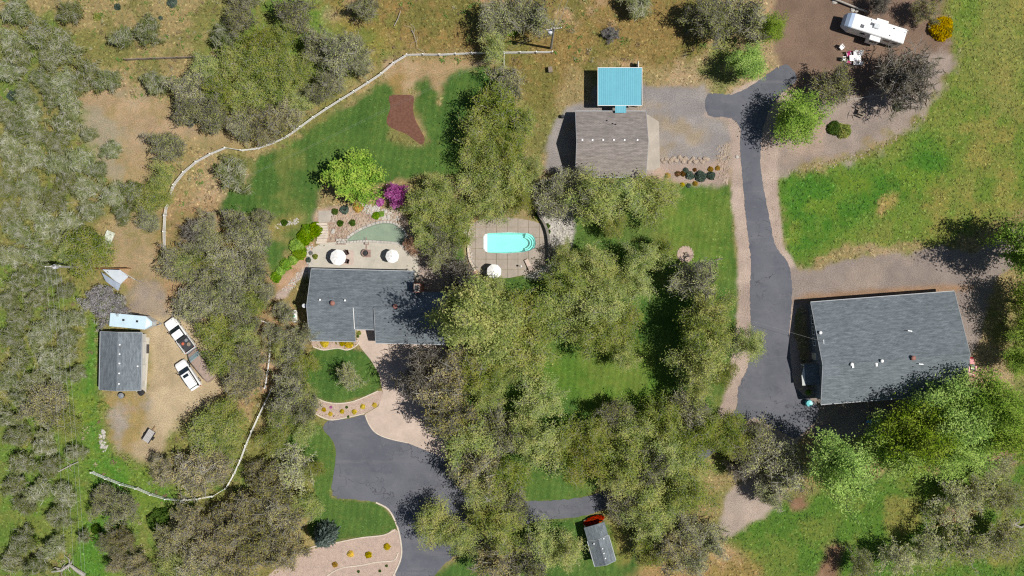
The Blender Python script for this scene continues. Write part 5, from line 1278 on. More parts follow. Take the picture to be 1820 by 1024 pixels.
fence('white_fence', 'long white rail fence curving from the power pole round the upper lawn', [(982, 92), (900, 93), (840, 94), (775, 97), (718, 98), (685, 125), (640, 155), (590, 186), (545, 216), (510, 242), (460, 263), (425, 267), (402, 262), (370, 275), (340, 293), (315, 318), (300, 345), (292, 382), (291, 440), (299, 463), (330, 495), (378, 524), (395, 532)], rt=.04, rh=.12)
fence('white_fence', 'white rail fence curving from the shaded thicket to the open lower-left grass', [(484, 690), (466, 725), (440, 782), (425, 822), (405, 862), (390, 878), (360, 886), (320, 890), (280, 884), (240, 868), (210, 860), (162, 840)], rt=.04, rh=.12)
fence('white_fence', 'short white fence run standing between the propane tank and the oaks', [(448, 566), (474, 572), (480, 600), (477, 645), (470, 690)], h=1.0, rails=(.45, .85), rt=.06)
fence('garden_fence', 'thin white wire-gate fence piece under the oaks by the turnaround', [(488, 708), (495, 690), (520, 695), (525, 680)], h=.9, rails=(.8,), sp=1.5, pw_=.07, rt=.04, rh=.05)
fence('wooden_fence', 'grey weathered wooden fence line at the edge of the upper-left clearing', [(222, 105), (300, 102), (345, 101), (385, 99)], h=1.2, rails=(.5, 1.0), mat=WOOD, rt=.1, sp=2.0)
fence('short_fence', 'short pale fence run under the oaks below the white fence', [(896, 96), (896, 118), (895, 140)], h=1.1, rails=(.5, 1.0), rt=.06)

# ------------------------------------------------------------------ power poles and wires
POLE = plain('pole_wood', (.38, .36, .33), .8, .25, 3); WIRE = plain('aluminium_wire', (.30, .31, .31), .4, .1, 3, metal=.3)
def pole(label, base, H_, arm_ang, tank):
    x, y = P(*base); r = thing('power_pole', label, 'pole', (x, y, 0), 0)
    MB().tube([(0, 0, -.3), (0, 0, H_)], .19, 10, .12).build('post', POLE, r)
    c, s = math.cos(arm_ang), math.sin(arm_ang)
    MB().box(0, 0, H_ - .5, 2.2, .12, .14, arm_ang).build('crossarm', POLE, r)
    for k in (-1, -.35, .35, 1): MB().lathe([(.06, 0), (.09, .1), (.03, .22)], 8, (c * k, s * k, H_ - .42)).build('insulator', VENT_W, r)
    MB().lathe([(.02, 0), (.3, .04), (.3, .85), (.1, 1.0)], 14, (-s * .42 if tank == 0 else c * tank, c * .42 if tank == 0 else s * tank, H_ - 2.4)).build('transformer', plain('transformer_grey', (.66, .68, .72), .4, .08), r)
    return r, (x, y)
p1, a1 = pole('grey power pole with transformer at the right end of the white fence', (979, 86), 11.0, .15, -.45)
p2, a2 = pole('grey power pole with transformer rising from the left thicket', (150, 476), 10.0, 0.05, -.4)
def wire(name, label, a, b_, sag=.8, r=.022, grp='overhead wires'):
    pts = []
    for k in range(13):
        t = k / 12; pts.append((a[0] + (b_[0] - a[0]) * t, a[1] + (b_[1] - a[1]) * t, a[2] + (b_[2] - a[2]) * t - sag * 4 * t * (1 - t)))
    o = MB().tube(pts, r, 5).build(name, WIRE); tag(o, label, 'wire', grp)
for k, (dx, ex, nm) in enumerate(((-1.0, 110, 'first'), (-.35, 126, 'second'), (.35, 140, 'third'), (1.0, 146, 'fourth'))):
    ex_ = P(ex + 8, 1060, 9.5); wire('power_line', f'{nm} from the left of four wires running down from the left power pole', (a2[0] + dx, a2[1], 9.7), (ex_[0], ex_[1], 9.6), .7, .008)
for k, dx in enumerate((-.35, .35)):
    e = P(1012 + 14 * k, -40, 10.6); wire('power_line', ('lower' if k == 0 else 'upper') + ' wire leaving the right pole towards the top edge', (a1[0] + dx, a1[1], 10.7), (e[0], e[1], 11), .3, .022)
    wire('power_line', ('lower' if k else 'upper') + ' wire crossing the upper lawn between the two poles', (a1[0] - .8 + dx, a1[1] - .1, 10.6), (a2[0] + .9 + dx * .3, a2[1] + .3, 9.7), 1.6, .006)
bx, by = P(1461, 607, 5.6); wire('service_cable', 'dashed pale cable from the roadside oaks to the barn roof mast', (*P(1300, 560, 7), 7.0), (bx, by, 5.75), .4, .011)

# ------------------------------------------------------------------ patio and pool furniture
UMB = plain('white_canvas', (.80, .79, .77), .8, .06, 2)
def umbrella(label, px, py, r=.95, h=2.35, ang=.2, mat=UMB):
    x, y = P(px, py, h); u = thing('parasol', label, 'parasol', (x, y, 0), ang, 'white garden parasols')
    n_ = 8; R_ = r
    for k in range(n_):     # eight canopy panels, each sagging a little between the ribs
        a0, a1_ = 2 * math.pi * k / n_, 2 * math.pi * (k + 1) / n_; am = (a0 + a1_) / 2
        vs = [(0, 0, h), (R_ * .5 * math.cos(a0), R_ * .5 * math.sin(a0), h - .16), (R_ * math.cos(a0), R_ * math.sin(a0), h - .42), (R_ * .955 * math.cos(am), R_ * .955 * math.sin(am), h - .42), (R_ * math.cos(a1_), R_ * math.sin(a1_), h - .42), (R_ * .5 * math.cos(a1_), R_ * .5 * math.sin(a1_), h - .16), (R_ * .47 * math.cos(am), R_ * .47 * math.sin(am), h - .19)]
        MB().add(vs, [(0, 1, 6), (0, 6, 5), (1, 2, 3, 6), (6, 3, 4, 5)]).build('canopy_panel', mat, u)
    MB().tube([(0, 0, 0), (0, 0, h + .1)], .03, 8).build('pole', TRIM, u); MB().lathe([(.05, 0), (.06, .08), (.01, .14)], 8, (0, 0, h)).build('finial', TRIM, u)
    MB().lathe([(.3, 0), (.3, .08), (.05, .14)], 14).build('base', DARK, u)
    for k in range(n_):
        a = 2 * math.pi * k / n_; MB().tube([(0, 0, h - .05), (R_ * math.cos(a), R_ * math.sin(a), h - .44)], .012, 4).build('rib', TRIM, u)
umbrella('white parasol on the patio beside two dark chairs', 600, 457.5, 1.18, 2.4)
umbrella('white parasol on the patio near the house chimney', 696.5, 455.5, 1.0, 2.4, .1)
umbrella('white parasol on the pool deck below the swimming pool', 878, 482.5, 1.08, 2.4, .3)
def chair(name, label, px, py, ang, mat, cmat, s=1.0):
    x, y = P(px, py); c = thing(name, label, 'chair', (x, y, .05), math.radians(ang)); c.scale = (s, s, s)
    MB().box(0, 0, .44, .6, .58, .1, 0, .03).build('seat', cmat, c); MB().box(-.3, 0, .75, .09, .58, .6, 0, .03, -.2).build('backrest', cmat, c)
    for sx in (-1, 1):
        for sy in (-1, 1): MB().box(sx * .25, sy * .25, .2, .05, .05, .4).build('leg', mat, c)
    for sy in (-1, 1): MB().box(0, sy * .31, .64, .55, .06, .05).build('armrest', mat, c)
WICK = plain('dark_wicker', (.06, .035, .032), .8, .3, 6)
chair('patio_chair', 'dark patio chair right of the parasol, the upper of two', 617, 449.5, 200, WICK, WICK, 1.05)
chair('patio_chair', 'dark patio chair right of the parasol, the lower of two', 618, 464.5, 165, WICK, WICK, 1.0)
TUR = plain('turquoise_plastic', (.10, .48, .52), .4, .12)
chair('garden_chair', 'turquoise garden chair on the grass beneath the oaks near the taupe garage', 935, 230, 100, TUR, TUR, 1.2)
# brick fire feature with its paver path on the patio
x, y = P(651, 450); fp = thing('patio_fireplace', 'round dark brick fire pit on a square of pavers at patio centre', 'fire pit', (x, y, .03))
PAV = plain('reddish_paver', (.33, .225, .19), .9, .3, 3)
for i in range(4):
    for j in range(4): MB().box(-.42 + .28 * i + .12, -.42 + .28 * j - .05, .02, .27, .27, .05, 0, .01).build('paver', PAV, fp)
for i in range(6): MB().box(.02, .75 + i * .28, .02, .2, .26, .04, 0, .01).build('paver', PAV, fp)
for k in range(12):
    a = 2 * math.pi * k / 12; MB().box(.5 * math.cos(a) - .1, .5 * math.sin(a), .22, .16, .25, .36, a, .02).build('brick', PAV, fp)
MB().lathe([(.42, .1), (.42, .14), (.1, .16)], 14, (-.1, 0, 0)).build('ash_bed', DARK, fp)
x, y = P(652, 433); pd = thing('stepping_bench', 'small reddish stone pedestal at the pond edge', 'pedestal', (x, y, .03)); MB().box(0, 0, .18, .65, .35, .3, 0, .04).build('stone_seat', PAV, pd); MB().box(0, .05, .38, .4, .2, .1, 0, .03).build('stone_cap', PALE_ROCK, pd)
# waterfall slab at pond tip
x, y = P(606, 428); ws = thing('waterfall_rocks', 'grey stone waterfall step at the narrow end of the pond', 'waterfall', (x, y, 0))
for k, (dx, dy, a) in enumerate(((-.5, .1, .3), (-.1, .15, -.2), (.35, .1, .1), (-.3, -.25, .5), (.15, -.25, -.1), (.55, -.2, .2))): MB().box(dx, dy, .16, .46, .34, .34 + .05 * (k % 3), a, .08).build('stone', PALE_ROCK, ws)
MB().box(.0, -.5, .1, 1.5, .14, .16, 0, .03).build('front_slab', PAV, ws)
# garden steps
stp = thing('garden_steps', 'flight of pale curved stone steps beside the lime hedge', 'steps', (*P(573, 430), 0))
for k in range(8):
    p0_ = P(572 + (7 - k) * .1 - 1.5 + 4 * math.sin(k * .35), 431 - k * 4.6); MB().box(p0_[0] - stp.location[0], p0_[1] - stp.location[1], .03 + .03 * k, 1.55, .36, .1 + .06 * k, .04 * math.sin(k), .02).build('step', EDGING, stp)
# pool loungers and small items
def lounger(label, px, py, ang, mat):
    x, y = P(px, py); c = thing('sun_lounger', label, 'lounger', (x, y, .065), math.radians(ang))
    MB().box(.2, 0, .3, 1.2, .6, .1, 0, .03).build('mattress', mat, c); MB().box(-.62, 0, .5, .75, .6, .1, 0, .03, .6).build('backrest', mat, c)
    for sx in (-.4, .75):
        for sy in (-.24, .24): MB().box(sx, sy, .12, .05, .05, .25).build('leg', DARK, c)
lounger('beige sun lounger at the lower right corner of the pool deck', 939, 470, 115, plain('beige_canvas', (.5, .40, .34), .8, .1))
x, y = P(926, 473.5); o = thing('garden_lantern', 'small dark post lantern on the pool deck beside the lounger', 'lantern', (x, y, .06)); MB().tube([(0, 0, 0), (0, 0, .9)], .05).build('post', DARK, o); MB().lathe([(.1, 0), (.16, .2), (.02, .34)], 8, (0, 0, .85)).build('lamp_head', TRIM, o)
# teal water barrel and door canoe beside barn
x, y = P(1438, 717, .8); tb = thing('water_barrel', 'teal round barrel at the lower left corner of the barn', 'barrel', (x, y, 0)); MB().lathe([(.42, 0), (.5, .3), (.5, .75), (.44, 1.0)], 16).build('drum', TUR, tb, True); MB().lathe([(.46, 1.0), (.46, 1.05), (.1, 1.09)], 16).build('lid', TUR, tb)
x, y = P(1437, 698, .2)
# black bins by the small garage
for px, py, lab in ((216.5, 703, 'black round bin against the lower wall of the small garage'), (252, 698, 'black tyre-like tub at the corner of the small garage')):
    x, y = P(px, py, .5); b_ = thing('garden_bin', lab, 'bin', (x, y, 0)); MB().lathe([(.3, 0), (.42, .75), (.45, .78)], 14).build('drum', DARK, b_, True); MB().lathe([(.4, .79), (.42, .83), (.1, .86)], 14).build('lid', STEEL if px < 230 else DARK, b_)
x, y = P(260, 620); o = thing('door_mat', 'dark rubber mat on the concrete strip of the small garage', 'mat', (x, y, .03)); MB().box(0, 0, .015, .85, 1.35, .03, -.03, .01).build('mat', DARK, o); MB().box(0, 0, .034, .7, 1.2, .01, -.03).build('mat_centre', plain('rubber_grey', (.06, .05, .05), .9, .2), o)
# round post by garage, box near fence
x, y = P(1000, 207, .6); o = thing('garden_bin', 'small dark drum left of the taupe garage', 'bin', (x, y, 0)); MB().lathe([(.22, 0), (.25, .7), (.1, .75)], 12).build('drum', DARK, o, True); MB().lathe([(.26, .76), (.2, .82)], 12).build('lid', DARK, o)
x, y = P(978, 124, .5); o = thing('well_cover', 'low stone-sided well box in dry grass below the power pole', 'well box', (x, y, 0)); MB().box(0, 0, .4, .5, .7, .8, .1, .05).build('box', PALE_ROCK, o); MB().box(0, 0, .84, .6, .8, .08, .1, .02).build('lid', WOOD, o)
x, y = P(1531, 200, .5); o = thing('picnic_table', 'small olive wooden table on the pinkish gravel island', 'table', (x, y, 0), -.4)
for k in range(4): MB().box(0, -.3 + k * .2, .72, 1.1, .18, .05).build('plank', WOOD, o)
for s in (-1, 1): MB().box(s * .4, 0, .35, .08, .7, .68).build('leg', WOOD, o); MB().box(0, s * .6, .42, 1.1, .2, .05).build('bench', WOOD, o)
# white plastic furniture left on the camper pad
PLW = plain('white_plastic', (.82, .82, .82), .4, .05); MAG = plain('magenta_cushion', (.42, .03, .16), .8, .2)
x, y = P(1517, 105); o = thing('plastic_table', 'long white plastic table on the brown gravel pad', 'table', (x, y, 0), .05); MB().box(0, 0, .72, 1.7, .85, .05, 0, .02).build('table_top', PLW, o)
for sx in (-1, 1):
    for sy in (-1, 1): MB().box(sx * .72, sy * .33, .35, .06, .06, .7).build('leg', PLW, o)
for k, (dx, dy, a, cm, w) in enumerate(((-.9, .55, -80, MAG, 'magenta-cushioned chair at the upper left of the white table'), (-.9, -.55, 80, MAG, 'magenta-cushioned chair at the lower left of the white table'), (.1, .72, -90, PLW, 'white plastic chair above the middle of the white table'), (.1, -.75, 90, PLW, 'white plastic chair below the middle of the white table'), (.85, .7, -95, PLW, 'white plastic chair at the upper right of the white table'), (.85, -.72, 85, PLW, 'white plastic chair at the lower right of the white table'), (-1.6, -.1, 0, PLW, 'white plastic chair at the left end of the white table'))):
    chair('plastic_chair', w, 1517 + dx * 12, 105 - dy * 12, a, PLW, cm, .95)
chair('plastic_chair', 'lone white plastic chair between the camper and the white table', 1494, 86, -50, PLW, PLW, 1.0)
# roadside log barrier by the camper
a, b_ = P(1480, 0), P(1541, 24); lg = thing('log_barrier', 'pale log barrier on posts above the camper', 'barrier', (0, 0, 0)); MB().tube([(*a, .55), (*b_, .55)], .14, 8).build('log', BARK_PALE, lg)
for t in (.1, .5, .93): MB().box(a[0] + (b_[0] - a[0]) * t, a[1] + (b_[1] - a[1]) * t, .25, .2, .2, .52).build('post', WOOD, lg)

# ------------------------------------------------------------------ stones
def rock_mesh(seed, n_=9):
    rng = np.random.default_rng(seed); mb = MB(); rings = []
    for z, r in ((-.3, .7), (0, 1.0), (.35, .85), (.55, .4)):
        rings.append([(r * (.75 + .4 * rng.random()) * math.cos(2 * math.pi * i / 7 + z), r * (.75 + .4 * rng.random()) * math.sin(2 * math.pi * i / 7 + z), z + rng.normal() * .05) for i in range(7)])
    return mb.loft(rings)
ROCKS = [rock_mesh(s).mesh('stone', ROCK) for s in range(6)]; PROCKS = [rock_mesh(s + 20).mesh('stone', PALE_ROCK) for s in range(5)]
srng = random.Random(3)
def rock(name, px, py, r, meshes=ROCKS, **k):
    o = link(name, srng.choice(meshes)); o.location = (*P(px, py), r * .15); s = r
    o.scale = (s * (.8 + .5 * srng.random()), s * (.8 + .4 * srng.random()), s * .9); o.rotation_euler = (0, 0, srng.random() * 6.28); tag(o, **k); return o
ORDW = ORD + ['seventeenth', 'eighteenth', 'nineteenth', 'twentieth', 'twenty-first', 'twenty-second', 'twenty-third', 'last']
for k in range(24):
    px = 1176 + k * 3.5; py = 285 + 3.5 * math.sin(k * 1.9) - 2 * (6 < k < 12); rock('landscape_rock', px, py, .22 + .16 * srng.random(), label=f'{ORDW[k]} rock from the garage apron in the straggling row below the parking', cat='rock', group='rocks in the row below the parking')
for px, py, r, lab in ((1310, 279, .25, 'pale lone rock on the verge left of the driveway'), (1484, 3, .4, 'pale boulder at the left end of the log barrier'), (1515, 18, .35, 'pale boulder under the log barrier'), (1523, 20, .3, 'rounded boulder beside the log barrier, nearer the camper'), (410, 389, .5, 'single pale boulder in the dry patch left of the lawn'), (592, 411, .42, 'round tan boulder in the rock garden beside the steps')):
    rock('boulder', px, py, r, PROCKS, label=lab, cat='boulder')
def rubble(name, poly, n_, rmin, rmax, mat, seed=1):
    rng = np.random.default_rng(seed); pw_ = PL(poly); xs = [p[0] for p in pw_]; ys = [p[1] for p in pw_]; V = []; F = []; k = 0
    X = rng.uniform(min(xs), max(xs), n_ * 4); Y = rng.uniform(min(ys), max(ys), n_ * 4); ok = poly_sd(X, Y, pw_) > 0
    base_v = np.array([(-1, -.7, -.3), (.2, -1, -.3), (1, -.1, -.3), (.5, .9, -.3), (-.7, .8, -.3), (-.6, -.4, .55), (.3, -.5, .6), (.5, .3, .5), (-.2, .5, .6)])
    base_f = [(0, 1, 6), (0, 6, 5), (1, 2, 7), (1, 7, 6), (2, 3, 7), (3, 4, 8), (3, 8, 7), (4, 0, 5), (4, 5, 8), (5, 6, 7), (5, 7, 8)]
    for x, y in list(zip(X[ok], Y[ok]))[:n_]:
        r = rng.uniform(rmin, rmax); a = rng.random() * 6.28; c, s = math.cos(a), math.sin(a)
        b_ = base_v * r * (1 + rng.normal(size=(9, 3)) * .15)
        V.append(np.stack([b_[:, 0] * c - b_[:, 1] * s + x, b_[:, 0] * s + b_[:, 1] * c + y, b_[:, 2] * .8 + r * .2], 1)); F.append(np.array(base_f) + 9 * k); k += 1
    o = link(name, np_mesh(name, np.concatenate(V), np.concatenate(F), mat)); return o
for poly, n_, a, b_, m_, lab, sd_ in (
    ([(576, 400), (600, 376), (660, 370), (712, 378), (735, 410), (722, 412), (695, 394), (665, 396), (636, 407), (608, 425), (580, 428)], 420, .08, .24, ROCK, 'tan rubble covering the rock garden above the pond', 1),
    ([(640, 362), (690, 372), (712, 390), (690, 394), (650, 380)], 120, .1, .26, PALE_ROCK, 'paler rubble at the top of the rock garden', 2),
    ([(1272, 262), (1296, 250), (1300, 300), (1292, 328), (1278, 322)], 170, .07, .2, ROCK, 'tan rubble strip between the parking and the driveway', 3),
    ([(976, 400), (985, 330), (1006, 330), (1017, 400), (1014, 445), (1003, 478), (985, 492), (975, 486), (977, 440)], 520, .1, .26, PALE_ROCK, 'white rubble terrace right of the pool deck', 4),
    ([(948, 330), (975, 325), (978, 400), (970, 395)], 160, .1, .25, PALE_ROCK, 'pale rubble slope above the pool deck', 5),
    ([(824, 410), (836, 405), (838, 440), (846, 475), (838, 475), (830, 440)], 90, .07, .18, PALE_ROCK, 'pale stones edging the left of the pool deck', 6),
    ([(1400, 300), (1480, 285), (1560, 255), (1640, 200), (1655, 205), (1570, 268), (1480, 300), (1400, 312)], 260, .05, .16, ROCK, 'tan rubble edge between gravel island and meadow', 7),
    ([(545, 440), (556, 432), (556, 470), (545, 470)], 70, .08, .2, PALE_ROCK, 'stones at the left edge of the patio', 8),
    ([(176, 765), (186, 765), (190, 800), (180, 808)], 40, .1, .3, PALE_ROCK, 'pale stone heap in the green grass left of the dirt yard', 9),
    ([(486, 400), (530, 388), (532, 396), (490, 408)], 60, .06, .16, PALE_ROCK, 'pale pebbles in the bare patch of the upper lawn', 10),
    ([(500, 515), (535, 478), (556, 462), (560, 470), (515, 520)], 130, .05, .13, PALE_ROCK, 'stones along the path below the lime hedge', 11),
    ([(1365, 300), (1372, 300), (1385, 440), (1378, 440)], 60, .05, .1, ROCK, 'scattered stones on the right verge of the driveway', 12)):
    o = rubble('rubble', poly, n_, a, b_, m_, sd_); tag(o, lab, 'rubble', kind='stuff')
# retaining wall right of the pool deck, built of blocks
rw = thing('retaining_wall', 'low curving stone retaining wall between pool deck and white terrace', 'wall', (*P(975, 440), 0))
path = PL(smooth_loop([(944, 333), (950, 362), (958, 383), (968, 400), (974, 420), (976, 445), (976, 470)], 8, False)); ac = 0
WALLM = plain('wall_stone', (.24, .22, .20), .9, .35, 2)
for a, b_ in zip(path[:-1], path[1:]):
    L = math.hypot(b_[0] - a[0], b_[1] - a[1]); an = math.atan2(b_[1] - a[1], b_[0] - a[0])
    for c_ in range(3): MB().box((a[0] + b_[0]) / 2 - rw.location[0] + .02 * (c_ % 2), (a[1] + b_[1]) / 2 - rw.location[1], .16 + .33 * c_, L * .97, .42 - .03 * c_, .31, an, .03).build('block', WALLM, rw)
w2 = thing('retaining_wall', 'low double row of pale kerb stones left of the pool deck', 'wall', (*P(836, 430), 0))
path = PL(smooth_loop([(838, 398), (834, 415), (832, 440), (835, 462), (845, 482)], 5, False))
for a, b_ in zip(path[:-1], path[1:]):
    L = math.hypot(b_[0] - a[0], b_[1] - a[1]); an = math.atan2(b_[1] - a[1], b_[0] - a[0]); MB().box((a[0] + b_[0]) / 2 - w2.location[0], (a[1] + b_[1]) / 2 - w2.location[1], .18, L * .96, .3, .36, an, .03).build('block', EDGING, w2)
# fire ring on the lawn
fr = thing('fire_ring', 'pink gravel fire ring with logs on the lawn', 'fire ring', (*P(1218, 452), 0))
MB().lathe([(1.22, -.1), (1.2, .03), (.1, .035)], 24).build('gravel_disc', PINK_GRAVEL, fr)
for k in range(16):
    a = 2 * math.pi * k / 16; o = link('stone', ROCKS[k % 6], fr); o.location = (1.18 * math.cos(a), 1.18 * math.sin(a), .04); o.scale = (.15, .13, .13); o.rotation_euler = (0, 0, a)
for a, L in ((.9, .8), (2.2, .6), (1.5, .5)): MB().tube([(-L / 2 * math.cos(a), -L / 2 * math.sin(a), .12), (L / 2 * math.cos(a), L / 2 * math.sin(a), .2)], .09, 8).build('log', WOOD, fr)
# dead wood
def deadwood(name, label, pts, r, r1, twigs=0, mat=BARK_PALE, seed=1):
    rr = random.Random(seed); w = PL(pts); o0 = w[0]; t = thing(name, label, 'dead wood', (*o0, 0))
    MB().tube([(x - o0[0], y - o0[1], .25 + .12 * i) for i, (x, y) in enumerate(w)], r, 7, r1).build('log', mat, t)
    for k in range(twigs):
        i = rr.randrange(len(w) // 2, len(w)); x, y = w[i][0] - o0[0], w[i][1] - o0[1]; a = rr.random() * 6.28; L = .8 + rr.random() * 1.6
        MB().tube([(x, y, .35), (x + L * .5 * math.cos(a), y + L * .5 * math.sin(a), .5), (x + L * math.cos(a + .5), y + L * math.sin(a + .5), .4)], r * .45, 5, .02).build('branch', mat, t)
deadwood('dead_tree', 'thick pale fallen trunk with splayed branches at the bottom left edge', [(152, 1022), (138, 1012), (126, 1002), (112, 1012), (96, 1014)], .32, .12, 9)
deadwood('dead_tree', 'pale fallen branch below the upper-left corner oaks', [(14, 33), (24, 30), (30, 27)], .16, .1, 2, seed=2)
deadwood('dead_limb', 'thin pale branch lying in dry grass right of the oak cluster', [(701, 47), (708, 34), (713, 21)], .06, .04, 0, seed=3)
deadwood('dead_limb', 'little heap of pale sticks in dry grass above the fence corner', [(732, 55), (736, 62), (740, 75)], .06, .04, 5, seed=4)
deadwood('dead_limb', 'bleached bare limb along the gravel island under the bare tree', [(1505, 178), (1530, 175), (1550, 171), (1572, 170)], .07, .05, 1, seed=5)
deadwood('dead_tree', 'brown brushy fallen branch on the lower right slope', [(1655, 937), (1690, 925), (1720, 895), (1742, 878)], .14, .05, 16, RUST, seed=6)
deadwood('dead_tree', 'pale dead limb at the right edge above the lower right corner', [(1830, 930), (1812, 936), (1800, 930), (1790, 925)], .18, .06, 8, seed=7)
deadwood('dead_tree', 'bleached log lying among grey oaks under the power lines', [(105, 838), (128, 826), (142, 820)], .1, .06, 2, seed=8)

# ------------------------------------------------------------------ shrubs and flowers
DOME = {}
def shrub(name, label, px, py, r, pal, h=None, cat='shrub', group=None):
    key = (pal, r > 12)
    if key not in DOME: DOME[key] = [dome('foliage', pal, s, 1700 if r > 12 else 700, .8, .15 if r > 12 else .26) for s in (1, 2)]
    R = r / PXM; t = thing(name, label, cat, (*P(px, py, R * .4), 0), srng.random() * 6.28, group)
    o = link('foliage', srng.choice(DOME[key]), t); o.scale = (R, R, h if h else R)
    st = MB()
    for k in range(4):
        a = 1.57 * k; st.tube([(0, 0, -.05), (.25 * R * math.cos(a), .25 * R * math.sin(a), (h or R) * .55)], .02 + R * .015, 5, .01)
    st.build('stem', BARK_DARK, t); return t
for px, py, r, lab in ((560, 408, 14, 'lime green hedge shrub right next to the garden steps'), (541, 422, 15, 'lime green hedge shrub, second from the steps'), (527, 436, 14, 'lime green hedge shrub, third from the steps'), (532, 450, 13, 'lime green hedge shrub, fourth from the steps, beside the path'), (521, 462, 9, 'small lime green shrub midway down the path'), (508, 470, 11, 'lime green shrub, next to last down the path'), (498, 482, 9, 'lime green shrub, lower of the pair near the path foot'), (490, 492, 10, 'lowest lime green shrub at the foot of the path'), (545, 410, 12, 'lime green hedge shrub on the upper edge of the hedge')):
    shrub('lime_shrub', lab, px, py, r, 'lime', group='lime green hedge shrubs')
for px, py, r, pal, lab in ((604.5, 397, 6, 'green', 'small round green shrub in the rock garden, first from the steps'), (626, 396, 6, 'green', 'small round green shrub in the rock garden, second from the steps'), (668, 383.5, 7, 'lime', 'round green shrub above the pond, left one of a touching pair'), (678, 380, 5.5, 'lime', 'round green shrub above the pond, right one of a touching pair'), (636, 369, 9, 'gold', 'orange-gold shrub below the yellow maple'), (612, 373, 8, 'juniper', 'dark juniper below the yellow maple'), (675, 359, 8, 'redbud', 'small dark red shrub left of the magenta tree'), (595, 376, 6, 'green', 'green shrub at the terrace above the steps'),
    (1226.5, 312, 7.5, 'juniper', 'dark blue-green mound, leftmost of the big three below the parking'), (1246, 313, 10, 'juniper', 'largest dark blue-green mound below the parking'), (1264.5, 312, 7.5, 'juniper', 'dark blue-green mound, rightmost of the big three below the parking'), (1219, 303, 5, 'juniper', 'small blue-green mound above the big three'), (1205, 309, 5, 'rust', 'orange tuft left of the blue-green mounds, first of two'), (1214, 309, 5, 'rust', 'orange tuft left of the blue-green mounds, second of two'), (1263, 301, 5, 'gold', 'golden tuft above the dark mounds'), (1276, 299, 4.5, 'gold', 'golden tuft nearest the rubble strip'), (1235, 302, 3.5, 'rust', 'small brown tuft between the dark mounds and the rock row'), (1187, 312, 5, 'gold', 'golden tuft near the garage corner'), (1224, 330, 4, 'juniper', 'small dark mound at the lawn edge below the orange tufts'), (1236, 326, 4.5, 'gold', 'golden tuft at the lawn edge below the dark mounds'), (1213, 328, 4, 'yellow', 'yellow tuft at the lawn edge under the oak'),
    (1500, 232, 14, 'olive', 'olive-gold round shrub on the pinkish gravel island'), (1484, 228, 13, 'green', 'dark green shrub on the gravel island beside the olive one'), (1675, 50, 22, 'yellow', 'loose yellow flowering shrub at the right of the camper'), (1596, 190, 8, 'green', 'small dark shrub under the bare tree'), (181, 722, 9, 'olive', 'olive shrub below the small garage'), (638, 592, 4, 'olive', 'small shrub at the entry wall of the house'), (636, 598, 2.6, 'green', 'tiny shrub at the entry wall of the house'), (956, 383, 6, 'green', 'clipped round green shrub at the top of the retaining wall'), (973, 402, 5, 'green', 'clipped dark ball at the bend of the retaining wall'), (975, 412, 4, 'green', 'small dark ball below the bend of the retaining wall'), (966, 332, 8, 'green', 'bright green shrub on the pale rubble slope'), (955, 360, 7, 'green', 'green shrub at the left foot of the rubble slope'), (842, 478, 4, 'green', 'small green tuft at the lower left of the pool deck'), (560, 456, 5, 'olive', 'olive tuft at the left end of the patio'), (548, 462, 5, 'juniper', 'dark grey tuft at the patio corner beside the path'), (552, 450, 4, 'lavender', 'lavender grey tuft among the patio edge stones'),
    (505, 396, 6, 'green', 'green tuft in the pebbles of the upper lawn'), (430, 398, 7, 'green', 'low green clump in the dry lawn patch, left one'), (452, 398, 6, 'green', 'low green clump in the dry lawn patch, right one'), (20, 170, 9, 'juniper', 'low blue-green clump at the left edge among grey oaks'), (285, 32, 4, 'juniper', 'tiny dark clump in the clearing at the top'), (305, 4, 9, 'juniper', 'blue-green clump at the top edge of the clearing'), (208, 12, 6, 'juniper', 'small blue-green clump in the upper-left grass'), (172, 30, 7, 'olive', 'small olive clump in the upper-left grass'), (1437, 698, 5, 'lime', 'lime-green leafy plant in the barn shade'), (20, 282, 8, 'green', 'fresh green clump at the left edge'), (908, 52, 12, 'lime', 'fresh green sapling left of the power pole'), (285, 928, 24, 'green', 'dark green foliage mound standing in for tree shade left of the lower-left tan oaks'), (178, 876, 16, 'green', 'dark green shrub below the fence end'), (45, 960, 18, 'green', 'dark green shrub low on the left edge'), (170, 940, 9, 'green', 'dark green shrub under the wires')):  # mound left of the tan oaks: tree shade on grass, built as dark foliage
    shrub('garden_shrub', lab, px, py, r, pal)
YF = 'yellow flower mounds'
for px, py, r, lab in ((577, 610, 7.5, 'yellow flower mound below the house wall, first from the left'), (608, 611, 4.5, 'small yellow flower mound below the house wall, middle'), (620, 612, 7.5, 'yellow flower mound below the house wall, nearest the entry'), (561, 728, 3.4, 'yellow mound at the left tip of the curved bed'), (575.5, 728.5, 4, 'yellow mound, second from the left in the curved bed'), (587, 736, 4, 'yellow mound, third and lowest in the curved bed'), (608, 731.5, 4.2, 'yellow mound, fourth in the curved bed'), (629.5, 732, 4.5, 'yellow mound, fifth in the curved bed'), (645, 723, 4.6, 'yellow mound, sixth in the curved bed'), (665.5, 720, 4.2, 'yellow mound at the shaded right tip of the curved bed'),
    (688, 972, 6, 'yellow mound in the lower bed nearest the drive'), (655, 987, 6, 'golden mound in the lower bed, second from the drive'), (623, 985, 6, 'golden mound in the lower bed, third from the drive')):
    shrub('flower_mound', lab, px, py, r, 'yellow', cat='flowers', group=YF)
shrub('flower_mound', 'faded golden mound in the lower bed, fourth from the drive', 595, 1004, 5, 'gold', cat='flowers', group=YF)
